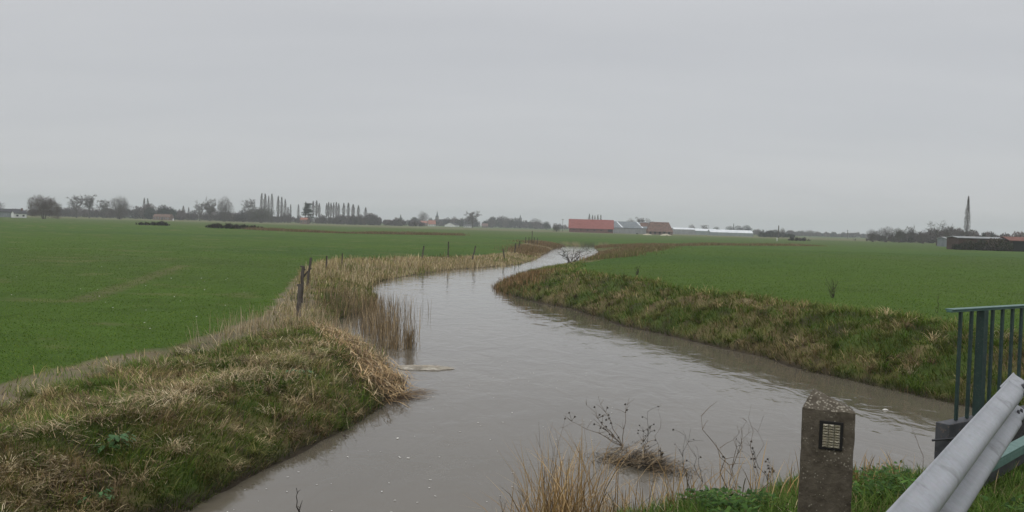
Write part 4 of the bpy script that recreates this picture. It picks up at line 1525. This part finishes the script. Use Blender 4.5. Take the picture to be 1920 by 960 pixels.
# tan reed tuft of the near bank and thin outliers
def near_reeds(cx, cy, n, sx, sy, h, label):
    x, y = cx + rng.normal(0, sx, n), cy + rng.normal(0, sy, n)
    P = np.stack([x, y, ground(x, y) - .03], -1)
    me = blades('reed_tuft', P, rng.uniform(0, 2 * PI, n), rng.uniform(0, .2, n), rng.uniform(.05, 1.5, n), h * rng.uniform(.3, 1.05, n), rng.uniform(.004, .011, n),
                pick([(.38, .245, .105), (.30, .19, .08), (.46, .33, .17), (.22, .145, .065)], n, None, .2), K=4, twist=rng.normal(0, .5, n))
    tag(link('reed_tuft', me, M['dead']), label, 'reeds', 'reed tufts of the near bank')


c = at_d(1062, 6.8)
near_reeds(c.x, c.y, 620, .16, .24, 1.0, 'thick ochre tuft of dead reeds at the bottom centre of the near bank')
c = at_d(1000, 7.0)
near_reeds(c.x, c.y, 40, .06, .15, .85, 'sparse dead reeds left of the thick ochre tuft')
c = at_d(1165, 6.5)
near_reeds(c.x, c.y, 330, .35, .3, .45, 'low thin tan grass tuft right of the thick ochre reeds')
c = at_d(1385, 6.2)
near_reeds(c.x, c.y, 150, .3, .25, .5, 'thin pale grass tuft in front of the branched twig')
c = on_ground(1635, 915)
near_reeds(c.x, c.y, 70, .12, .14, .34, 'tuft of long grass right of the concrete post')

# floating debris clump below the weeds
b = on_z(1195, 868, 0)
n = 1150
x = b.x + rng.normal(0, .34, n)
y = b.y - .5 * (x - b.x) + rng.normal(0, .24, n)
ht = .20 * np.exp(-((x - b.x) / .45) ** 2) * (.3 + 1.2 * fbm(x * 5, y * 5, 2))
P = np.stack([x, y, -.03 + ht * rng.random(n)], -1)
me = blades('debris_clump', P, rng.normal(-.4, .9, n), rng.uniform(.8, 1.6, n), rng.uniform(1.2, 1.9, n), rng.uniform(.12, .45, n), rng.uniform(.007, .02, n), pick([(.24, .175, .105), (.07, .055, .04), (.17, .125, .08), (.32, .25, .155), (.03, .025, .02)], n, [3, 2, 3, 2, 2.5], .2), K=3)
tag(link('debris_clump', me, M['dead']), 'clump of dead plant litter snagged in the water under the leaning weed', 'debris')

# washed up reed stalks on the left point
line = [on_z(a, b_, .35) for a, b_ in [(612, 625), (650, 648), (690, 683), (735, 722)]]
n = 3400
x, y = belt_points(line, n, .42)
s, z = river(x, y)
k = s > -.25
x, y = x[k], y[k]
n = len(x)
P = np.stack([x, y, np.maximum(ground(x, y), 0) + rng.random(n) ** 1.5 * .24], -1)
dv = line[-1] - line[0]
me = blades('reed_pile', P, math.atan2(dv.y, dv.x) + rng.normal(0, .3, n) + PI * rng.integers(0, 2, n), rng.uniform(1.3, 1.65, n), rng.uniform(1.4, 1.75, n), rng.uniform(.35, 1.0, n), rng.uniform(.012, .026, n),
            pick([(.47, .33, .17), (.36, .235, .11), (.56, .43, .26), (.22, .14, .07), (.09, .06, .04)], n, [3, 3, 2, 2, 1.5], .22), K=2)
tag(link('reed_pile', me, M['dead']), 'pile of washed up reed stalks on the point of the left bank', 'reed pile')
line = [on_z(a, b_, .0) for a, b_ in [(700, 752), (745, 748), (785, 738), (798, 735)]]
n = 260
x, y = belt_points(line, n, .16)
me = blades('stalk_raft', np.stack([x, y, np.full(n, .012) + rng.random(n) * .02], -1), rng.normal(.1, .3, n) + PI * rng.integers(0, 2, n), np.full(n, 1.55), np.full(n, 1.57), rng.uniform(.2, .55, n), rng.uniform(.012, .024, n), pick([(.28, .20, .12), (.20, .14, .08), (.12, .08, .05)], n, None, .2), K=2)
tag(link('stalk_raft', me, M['dead']), 'thin raft of floating stalks trailing off the left point', 'debris')


# foam
def blob(cx, cy, ax, ay, h, n=26, seed=0, rot=0):
    r = random.Random(seed)
    v, f = [(cx, cy, h)], []
    ph = [r.uniform(0, 6.28) for _ in range(4)]
    for q, hh in ((.55, .9), (.9, .55), (1.0, .02)):
        for k in range(n):
            a = 2 * PI * k / n
            j = 1 + .16 * math.sin(2 * a + ph[0]) + .12 * math.sin(5 * a + ph[1]) + .07 * math.sin(9 * a + ph[2])
            px_, py_ = math.cos(a) * ax * q * j, math.sin(a) * ay * q * j
            v.append((cx + px_ * math.cos(rot) - py_ * math.sin(rot), cy + px_ * math.sin(rot) + py_ * math.cos(rot), h * hh * r.uniform(.8, 1.1) if hh > .1 else .004))
    f += [(0, 1 + k, 1 + (k + 1) % n) for k in range(n)]
    for ring in (0, 1):
        for k in range(n):
            i0, i1 = 1 + ring * n + k, 1 + ring * n + (k + 1) % n
            f.append((i0, i0 + n, i1 + n, i1))
    return v, f


a, b = on_z(748, 691, 0), on_z(840, 690, 0)
g = MB()
g.add(*blob(0, 0, (b - a).length / 2, .42, .05, 40, 4))
o = g.obj('foam_patch', M['foam'], smooth_=True)
o.location = ((a.x + b.x) / 2, (a.y + b.y) / 2, .004)
tag(o, 'long whitish patch of foam drifting off the left point', 'foam')
n = 420
fx = rng.uniform(-1, 1, n)
fy = rng.normal(0, .45, n) * np.sqrt(np.clip(1.05 - fx ** 2, .05, 1))
hl = (b - a).length / 2
P = np.stack([fx * hl * 1.04, fy * .42, .012 + .04 * np.clip(1 - fx ** 2 - fy ** 2, 0, 1)], -1)
me = blades('stalk_litter', P, rng.normal(0, .5, n) + PI * rng.integers(0, 2, n), np.full(n, 1.5), rng.uniform(1.52, 1.62, n), rng.uniform(.06, .28, n), rng.uniform(.008, .018, n), pick([(.50, .44, .34), (.36, .29, .19), (.58, .53, .44), (.22, .17, .11)], n, None, .2), K=2)
link('stalk_litter', me, M['dead'], o)
a = on_z(795, 508, 0)
g = MB()
g.add(*blob(0, 0, .75, .2, .1, 18, 7))
o = g.obj('floating_litter', M['pale'])
o.location = (a.x, a.y, 0)
tag(o, 'white scrap floating under the far reed bank', 'litter')
a = on_z(1660, 769, 0)
g = MB()
g.add(*blob(0, 0, .06, .05, .03, 12, 8))
o = g.obj('floating_litter', M['pale'])
o.location = (a.x, a.y, 0)
tag(o, 'white scrap floating right of the concrete post', 'litter')
for k, (a_, b_) in enumerate([(1003, 562), (1015, 566)]):
    a = on_z(a_, b_, 0)
    g = MB()
    g.add(*blob(0, 0, .17, .16, .14 if k else .2, 14, 12 + k))
    o = g.obj('mud_clod', M['dark_stem'])
    o.location = (a.x, a.y, 0)
    tag(o, ['upper dark clod in the water below the tip of the right bank', 'lower dark clod in the water below the tip of the right bank'][k], 'clod', 'clods in the water')
g = MB()
cnt = 0
while cnt < 120:
    xx, yy = rnd.uniform(-4.5, 2.5), 11.5 + 14 * rnd.random() ** 1.5
    s, z = river(np.array([xx]), np.array([yy]))
    if s[0] > -.3 or rnd.random() > (.9 if xx < 0.3 * yy * .5 - 1 + 1.2 else .3):
        continue
    rr = rnd.uniform(.005, .015) * (1.6 if rnd.random() < .15 else 1)
    v, f = blob(xx, yy, rr * rnd.uniform(1, 2.2), rr, .006, 8, cnt, rnd.uniform(0, 3))
    g.add(v, f)
    cnt += 1
o = g.obj('foam_flecks', M['pale'])
o.location.z = .003
tag(o, 'small white foam flecks scattered over the near water', 'foam', None, 'stuff')


# bare shrubs
def bare_shrub(px, py, z, h, n, label, r0, spread, name='bare_shrub', sub=8, seed=1):
    b = on_z(px, py, z)
    b.z = gz(b.x, b.y) - .05
    t = empty(name, b, label, 'shrub')
    r = random.Random(seed)
    tips = []
    for i in range(n):
        a = r.uniform(0, 2 * PI)
        q = spread * (.25 + .75 * r.random())
        tips.append((math.cos(a) * q, math.sin(a) * q, h * r.uniform(.6, 1)))
    skeleton(b, tips, r0, M['dark_stem'], 'branches', t, seed, sub, None, .09)


bare_shrub(1069, 490, .6, 1.7, 13, 'small bare tree silhouetted against the far bright water', .036, 2.2, 'small_bare_tree', 10, 5)
bare_shrub(1561, 560, 1.3, .85, 14, 'leafless shrub on the edge of the right field', .008, .35, sub=5, seed=6)
bare_shrub(1757, 588, 1.3, .95, 2, 'single thin stalk at the top of the right bank by the railing', .010, .06, 'dead_stalk', 2, 8)
bare_shrub(1195, 517, 1.3, .7, 6, 'little dead stalks on the right field edge past the bend', .02, .3, 'dead_stalk', 2, 9)


# leafy plants
def leafy(p, n, ln, label, name='leafy_plant', col=((.03, .085, .03), (.045, .11, .035)), h=.12, seed=1, face=None):
    t = empty(name, p, label, 'plant')
    r = random.Random(seed)
    g = MB()
    st = MB()
    for i in range(n):
        a = r.uniform(0, 2 * PI) if face is None else face + r.gauss(0, .9)
        sp_ = ln * (r.uniform(.3, .8) if n < 26 else r.uniform(.3, 2.2))
        e = Vector((math.cos(a) * sp_, math.sin(a) * sp_, h * r.uniform(.4, 1.5)))
        st.tube([(0, 0, -.02), e * .5 + Vector((0, 0, h * .2)), e], [.004, .003, .002], 4)
        d = Vector((math.cos(a), math.sin(a), -.35)).normalized()
        sd = Vector((-math.sin(a), math.cos(a), r.uniform(-.25, .25)))
        l_, w_ = ln * r.uniform(.5, .8), ln * r.uniform(.22, .32)
        prof = [(0, .15), (.15, .8), (.4, 1), (.7, .7), (.9, .3), (1, .02)]
        vs, fs = [], []
        for f, w in prof:
            cpt = e + d * l_ * f + Vector((0, 0, -.18 * l_ * f * f))
            up = Vector((0, 0, w_ * .25 * w))
            vs += [cpt - sd * w_ * w + up, cpt, cpt + sd * w_ * w + up]
        for k in range(len(prof) - 1):
            b = 3 * k
            fs += [(b, b + 1, b + 4, b + 3), (b + 1, b + 2, b + 5, b + 4)]
        g.add(vs, fs)
    st.obj('stem', M['leaf_green'], t)
    g.obj('leaves', M['leaf_green'], t, True)


M['leaf_green'] = mottled('leaf_green', (.028, .085, .018), (.055, .135, .03), 14, rough=.5, spec=.4)
b = on_z(212, 818, .75)
b.z = gz(b.x, b.y)
leafy(b, 46, .13, 'dark green broad leaved plant on the left bank', h=.14, seed=4)
b = on_z(180, 880, .6)
b.z = gz(b.x, b.y)
leafy(b, 30, .10, 'smaller green leafy plant low on the left bank', h=.1, seed=5)
b = on_z(560, 680, .95)
b.z = gz(b.x, b.y)
leafy(b, 40, .13, 'green leafy plant among straw at the crest of the left bank', h=.16, seed=6)

# ------------------------------------------------------------------ concrete post with reflector
d = 3.75
r_ = ray(1551, 770)
vd = Vector((r_.x, r_.y, 0)).normalized()
ud = Vector((vd.y, -vd.x, 0))
pc = at_y(1551, 770, d * vd.y)
zg = gz(pc.x, pc.y)
post = empty('marker_post', (pc.x, pc.y, zg), 'short weathered concrete roadside post with wedge shaped top in the verge', 'post', None, math.atan2(ud.y, ud.x))
post.rotation_euler = (0, math.radians(.4), math.atan2(ud.y, ud.x))
hs = pc.z - zg


def post_mesh():
    # plan is wider in front than behind; many small facets, roughened
    def ring(z, k=1.0):
        pl = [(-.1035, 0), (.1035, 0), (.075, .15), (-.09, .15)]
        out = []
        for i in range(4):
            a, b2 = pl[i], pl[(i + 1) % 4]
            for j in range(14):
                f = j / 14
                out.append((a[0] + (b2[0] - a[0]) * f, a[1] + (b2[1] - a[1]) * f, z))
        return out
    n = 56
    V, Fc = [], []
    zs = [-.3 + (hs + .3) * i / 60 for i in range(61)]
    for z in zs:
        V += ring(z)
    for i in range(60):
        for k in range(n):
            Fc.append((i * n + k, i * n + (k + 1) % n, (i + 1) * n + (k + 1) % n, (i + 1) * n + k))
    ap = (-.062, .11, hs + .064)
    base = 60 * n
    prev = base
    for q in (.15, .3, .45, .6, .75, .9):
        st = len(V)
        for k in range(n):
            p = V[base + k]
            V.append((p[0] + (ap[0] - p[0]) * q, p[1] + (ap[1] - p[1]) * q, p[2] + (ap[2] - p[2]) * min(1, q * 1.04)))
        for k in range(n):
            Fc.append((prev + k, prev + (k + 1) % n, st + (k + 1) % n, st + k))
        prev = st
    V.append(ap)
    for k in range(n):
        Fc.append((prev + k, prev + (k + 1) % n, len(V) - 1))
    A = np.array(V)
    # rounded, chipped corners
    cx, cy = 0.0, .075
    nx = fbm(A[:, 0] * 30 + A[:, 2] * 19, A[:, 1] * 30 + A[:, 2] * 27, 3) - .5
    ed = np.zeros(len(A))
    for c0 in [(-.1035, 0), (.1035, 0), (.075, .15), (-.09, .15)]:
        ed = np.maximum(ed, np.exp(-(np.hypot(A[:, 0] - c0[0], A[:, 1] - c0[1]) / .012) ** 2))
    ch = fbm(A[:, 2] * 24 + 5, A[:, 0] * 9, 3)
    sh = nx * .005 - ed * (.004 + .016 * np.clip(ch - .5, 0, 1))
    dirv = np.stack([A[:, 0] - cx, A[:, 1] - cy], -1)
    ln = np.linalg.norm(dirv, axis=1, keepdims=True) + 1e-6
    A[:, :2] += dirv / ln * sh[:, None]
    capm = A[:, 2] > hs - .004
    A[capm, 2] += (fbm(A[capm, 0] * 60, A[capm, 1] * 60, 2) - .5) * .012
    me = bpy.data.meshes.new('shaft')
    me.from_pydata(A.tolist(), [], Fc)
    me.update()
    return me


link('shaft', post_mesh(), M['concrete'], post)
rl = at_y(1555, 816, d * vd.y) - pc
ru, rz = rl.dot(ud), pc.z + rl.z - zg
rw_, rh_ = .041, .053
g = MB()
g.box(ru - rw_ - .004, ru + rw_ + .004, -.006, .012, rz - rh_ - .004, rz + rh_ + .004)
hold = bevel(g.obj('reflector', M['rubber'], post), .002)
g = MB()
for i in range(3):
    for j in range(9):
        x0, x1 = ru - rw_ + .010 + (2 * rw_ - .016) * i / 3, ru - rw_ + .010 + (2 * rw_ - .016) * (i + .93) / 3
        z0, z1 = rz - rh_ + .006 + (2 * rh_ - .012) * j / 9, rz - rh_ + .006 + (2 * rh_ - .012) * (j + .86) / 9
        xm, zm = (x0 + x1) / 2 + rnd.uniform(-.002, .002), (z0 + z1) / 2
        y0 = -.0075
        g.add([(x0, y0, z0), (x1, y0, z0), (x1, y0, z1), (x0, y0, z1), (xm, y0 - .006, zm + rnd.uniform(-.002, .002))], [(0, 1, 4), (1, 2, 4), (2, 3, 4), (3, 0, 4)])
g.obj('lens', M['reflector'], hold)
bp = pc - vd * .1 - ud * .03
bp.z = zg + .06
leafy(bp, 13, .11, 'ivy like leaves climbing the foot of the concrete post', 'ivy_sprig', h=.22, seed=14, face=math.atan2(-vd.y, -vd.x))

# ------------------------------------------------------------------ guardrail
P0, P1 = Vector((1.038, 2.47, 0)), Vector((2.94, 5.18, 0))
du = (P1 - P0).normalized()
ang = math.atan2(du.y, du.x)
zt = EYE.z - .775
org = Vector((P0.x, P0.y, 2.3)) - du * 1.6
gr = empty('guardrail', org, 'galvanised steel guardrail with two waves, ending over the verge at bottom right', 'guardrail', None, ang)
Lt = (P1 - P0).length + 1.6
H0 = zt - 2.3
_cor = [(.012, 0), (.020, -.012), (.083, -.048), (.083, -.098), (.004, -.142), (.004, -.168), (.083, -.212), (.083, -.250), (.002, -.288), (.002, -.310)]
PROF = [_cor[0]]
for _i in range(1, len(_cor) - 1):       # folded steel: flats with small bend radii
    _a, _b, _c = (np.array(_cor[_i + _k], float) for _k in (-1, 0, 1))
    _r = .03
    _p = _b + (_a - _b) / np.linalg.norm(_a - _b) * min(_r, .45 * np.linalg.norm(_a - _b))
    _q = _b + (_c - _b) / np.linalg.norm(_c - _b) * min(_r, .45 * np.linalg.norm(_c - _b))
    for _t in (0, .33, .67, 1):
        PROF.append(tuple((1 - _t) ** 2 * _p + 2 * _t * (1 - _t) * _b + _t * _t * _q))
PROF.append(_cor[-1])


def wbeam(x0, x1, off, name, bend=0):
    """W profile extruded along local x, the waves towards -y (the road)"""
    g = MB()
    k = 40
    xs = [x0 + (x1 - x0) * i / k for i in range(k + 1)]
    n = len(PROF)
    th = .004
    for x in xs:
        w = .0012 * math.sin(x * 2.3)
        for (a, b) in PROF:
            g.v.append((x, -(a + off) + w, H0 + b))
    for x in xs:
        w = .0012 * math.sin(x * 2.3)
        for (a, b) in PROF:
            g.v.append((x, -(a + off) + th + w, H0 + b))
    m0 = (k + 1) * n
    for i in range(k):
        for j in range(n - 1):
            a = i * n + j
            g.f.append((a, a + 1, a + n + 1, a + n))
            g.f.append((m0 + a, m0 + a + n, m0 + a + n + 1, m0 + a + 1))
        for j in (0, n - 1):
            a = i * n + j
            q = (a, a + n, m0 + a + n, m0 + a)
            g.f.append(q if j == 0 else q[::-1])
    for i in (0, k):
        for j in range(n - 1):
            a = i * n + j
            q = (a, m0 + a, m0 + a + 1, a + 1)
            g.f.append(q if i == 0 else q[::-1])
    return g.obj(name, M['galv'], gr, True)


wbeam(0, Lt - .34, .018, 'beam')
wbeam(Lt - .62, Lt, .0065, 'end_section')
g = MB()
for (bx_, dz) in ((Lt - .19, -.050), (Lt - .19, -.108), (Lt - .10, -.055), (Lt - .12, -.100), (Lt - .19, -.200), (Lt - .19, -.255), (Lt - .10, -.205), (Lt - .12, -.250)):
    z = H0 + dz
    prof_y = np.interp(-dz, [-b for a, b in PROF], [a for a, b in PROF])
    bm = MB()
    y0 = -(prof_y + .0065)
    bm.tube([(bx_, y0 + .004, z), (bx_, y0 - .006, z), (bx_, y0 - .009, z)], [.017, .015, .008], 8)
    bm.obj('bolt', M['bolt'], gr)
for px_ in (.2, 2.2):
    g = MB()
    g.box(px_ - .05, px_ + .05, .03, .035, -.4, H0 - .27)
    g.box(px_ - .05, px_ - .044, .036, .11, -.4, H0 - .27)
    g.box(px_ + .044, px_ + .05, .036, .11, -.4, H0 - .27)
    if px_ < Lt - .4:
        g.obj('post', M['galv'], gr)

# ------------------------------------------------------------------ bridge: railing, deck, kerb beam
dA, dB = 8.6, 9.45
A, B = at_y(1782, 579, dA), at_y(1921, 572.5, dB)
B.z = A.z
ud2 = (B - A)
ud2.z = 0
ud2.normalize()
rail = empty('bridge_railing', (A.x, A.y, 2.15), 'green painted steel bridge railing at the right edge over the water', 'railing', None, math.atan2(ud2.y, ud2.x))
hr_ = A.z - 2.15
RL = 9.0
g = MB()
g.box(-.02, RL, -.045, .045, hr_ - .012, hr_)
g.box(-.02, RL, -.03, .03, hr_ - .034, hr_ - .0125)
bevel(g.obj('handrail', M['green_top'], rail), .004)
x = .095
k = 0
bot = .06


def u_at(px, y_guess=690):                # distance along the railing seen in column px
    r = ray(px, y_guess)
    # solve A + t*ud2 on ray direction in plan
    den = ud2.x * r.y - ud2.y * r.x
    return (r.x * (A.y) - r.y * (A.x)) / den if abs(den) > 1e-9 else 0


bars = [u_at(1799, 640), u_at(1819.5, 640), u_at(1859, 640), u_at(1877.5, 640), u_at(1896, 640), u_at(1913, 640)]
step = (bars[-1] - bars[2]) / 3
xx = bars[-1] + step
kk = 0
while xx < RL:
    if kk % 8 != 5:
        bars.append(xx)
    xx += step
    kk += 1
for xb in bars:
    g = MB()
    g.box(xb - .020, xb + .020, -.012, .012, -.046, hr_ - .0345)
    bevel(g.obj('baluster', M['green_paint'], rail), .003)
g = MB()
xp = u_at(1840, 640)
g.box(xp - .043, xp + .043, -.04, .04, -.046, hr_ - .0345)
bevel(g.obj('post', M['green_paint'], rail), .004)
deck = empty('bridge_deck', (A.x, A.y, 2.15), 'bridge deck with dark grey steel edge beam under the green railing', 'bridge', None, math.atan2(ud2.y, ud2.x))
g = MB()
g.box(-.05, RL + 3, -.07, .07, -.42, -.05)
bevel(g.obj('edge_beam', M['grey_steel'], deck), .006)
g = MB()
g.box(.9, RL + 3, -6, -.113, -.36, -.05)
g.obj('slab', M['asphalt'], deck)
g = MB()
g.tube([(-.25, -.02, -.19), (.3, -.14, -.19)], [.012, .012], 6)
g.obj('rod', M['bolt'], deck)
a, b = on_z(1858, 868, 2.44), on_z(1935, 826, 2.44)
kv = (b - a)
kl_ = kv.length
kb = empty('kerb_beam', (a.x, a.y, 2.30), 'pale green steel beam lying on the grass edge behind the guardrail', 'beam', None, math.atan2(kv.y, kv.x))
g = MB()
g.box(-.02, kl_ + 3, -.0, .09, .125, .14)
g.box(-.02, kl_ + 3, .0, .012, .072, .1245)
bevel(g.obj('flange', M['green_top'], kb), .003)
g = MB()
g.box(.0, kl_ + 3, .03, .075, -.02, .12)
g.obj('web', M['grey_steel'], kb)

# pale stones and clods in the left field
g = MB()
for i in range(34):
    while True:
        q = wedge(1, 15, 60, 1.5)
        xx, yy = float(q[0][0]), float(q[1][0])
        if field_left(np.array([xx]), np.array([yy]))[0] > .5 and river(np.array([xx]), np.array([yy]))[1][0] == 0:
            break
    v, f = blob(0, 0, rnd.uniform(.012, .028), rnd.uniform(.012, .022), rnd.uniform(.012, .03), 7, i)
    zz = gz(xx, yy) + .05
    g.add([(p[0] + xx, p[1] + yy, p[2] + zz) for p in v], f)
tag(g.obj('field_stones', M['pale']), 'pale stones and husks scattered in the left field', 'stones', None, 'stuff')

# ------------------------------------------------------------------ haze, sky, sun
g = MB()
g.box(-4600, 4600, -4600, 4600, -1.95, 60)
hz_ = g.mesh('haze')
m = bpy.data.materials.new('haze')
m.use_nodes = True
nt = m.node_tree
for nd in list(nt.nodes):
    if nd.type != 'OUTPUT_MATERIAL':
        nt.nodes.remove(nd)
pv = nt.nodes.new('ShaderNodeVolumePrincipled')
pv.inputs['Color'].default_value = (.90, .93, .97, 1)
pv.inputs['Density'].default_value = .00034
nt.links.new(pv.outputs[0], nt.nodes['Material Output'].inputs['Volume'])
tag(link('haze', hz_, m), kind='stuff')

EL, AZ = math.radians(48), math.radians(215)          # sun behind the clouds, behind the camera's left
w = bpy.data.worlds.new('World')
S.world = w
w.use_nodes = True
nt = w.node_tree
bg = nt.nodes['Background']
bg.inputs['Strength'].default_value = .1
sky = nt.nodes.new('ShaderNodeTexSky')
sky.sky_type = 'NISHITA'
sky.sun_disc = False
sky.sun_elevation = EL
sky.sun_rotation = AZ
tc = nt.nodes.new('ShaderNodeTexCoord')
sep = nt.nodes.new('ShaderNodeSeparateXYZ')
nt.links.new(tc.outputs['Generated'], sep.inputs[0])


def math_node(op, a, b=None, c=None):
    n = nt.nodes.new('ShaderNodeMath')
    n.operation = op
    for i, v in enumerate((a, b, c)):
        if v is None:
            continue
        if isinstance(v, (int, float)):
            n.inputs[i].default_value = v
        else:
            nt.links.new(v, n.inputs[i])
    return n.outputs[0]


zc = math_node('ADD', math_node('MAXIMUM', sep.outputs['Z'], 0), .16)
cx = math_node('DIVIDE', sep.outputs['X'], zc)
cy = math_node('DIVIDE', sep.outputs['Y'], zc)
cmb = nt.nodes.new('ShaderNodeCombineXYZ')
nt.links.new(cx, cmb.inputs[0])
nt.links.new(cy, cmb.inputs[1])
mp = nt.nodes.new('ShaderNodeMapping')
mp.inputs['Rotation'].default_value = (0, 0, math.radians(12))
mp.inputs['Scale'].default_value = (.55, 1.5, 1)
nt.links.new(cmb.outputs[0], mp.inputs['Vector'])
cn = nt.nodes.new('ShaderNodeTexNoise')
cn.inputs['Scale'].default_value = 1.1
cn.inputs['Detail'].default_value = 5
cn.inputs['Roughness'].default_value = .5
nt.links.new(mp.outputs[0], cn.inputs['Vector'])
rp = nt.nodes.new('ShaderNodeValToRGB')
rp.color_ramp.elements[0].position, rp.color_ramp.elements[1].position = .3, .72
rp.color_ramp.elements[0].color, rp.color_ramp.elements[1].color = (.955, .958, .968, 1), (1.035, 1.032, 1.03, 1)
nt.links.new(cn.outputs['Fac'], rp.inputs['Fac'])
up = nt.nodes.new('ShaderNodeMapRange')            # cloud layer is brighter overhead
up.inputs['From Min'].default_value, up.inputs['From Max'].default_value = .22, .95
up.inputs['To Min'].default_value, up.inputs['To Max'].default_value = 1.0, 2.1
nt.links.new(sep.outputs['Z'], up.inputs['Value'])
base = nt.nodes.new('ShaderNodeMix')
base.data_type = 'RGBA'
base.blend_type = 'MULTIPLY'
base.inputs['Factor'].default_value = 1
base.inputs['A'].default_value = (5.75, 5.82, 5.99, 1)
nt.links.new(rp.outputs['Color'], base.inputs['B'])
b2 = nt.nodes.new('ShaderNodeMix')
b2.data_type = 'RGBA'
b2.blend_type = 'MULTIPLY'
b2.inputs['Factor'].default_value = 1
nt.links.new(base.outputs['Result'], b2.inputs['A'])
nt.links.new(up.outputs[0], b2.inputs['B'])
mx = nt.nodes.new('ShaderNodeMix')
mx.data_type = 'RGBA'
mx.inputs['Factor'].default_value = .93
nt.links.new(sky.outputs['Color'], mx.inputs['A'])
nt.links.new(b2.outputs['Result'], mx.inputs['B'])
nt.links.new(mx.outputs['Result'], bg.inputs['Color'])

ld = bpy.data.lights.new('sun', 'SUN')
ld.energy = .6
ld.angle = math.radians(25)
ld.color = (1, .97, .93)
so = bpy.data.objects.new('sun', ld)
COL.objects.link(so)
sd = Vector((math.sin(AZ) * math.cos(EL), math.cos(AZ) * math.cos(EL), math.sin(EL)))
so.rotation_euler = (-sd).to_track_quat('-Z', 'Y').to_euler()

vs = S.view_settings
vs.view_transform = 'Standard'
vs.look = 'None'
vs.exposure = 0
vs.gamma = 1
vs.use_curve_mapping = False
S.cycles.max_bounces = 6
S.cycles.diffuse_bounces = 2
S.cycles.glossy_bounces = 3
S.cycles.volume_bounces = 1
S.cycles.use_denoising = True
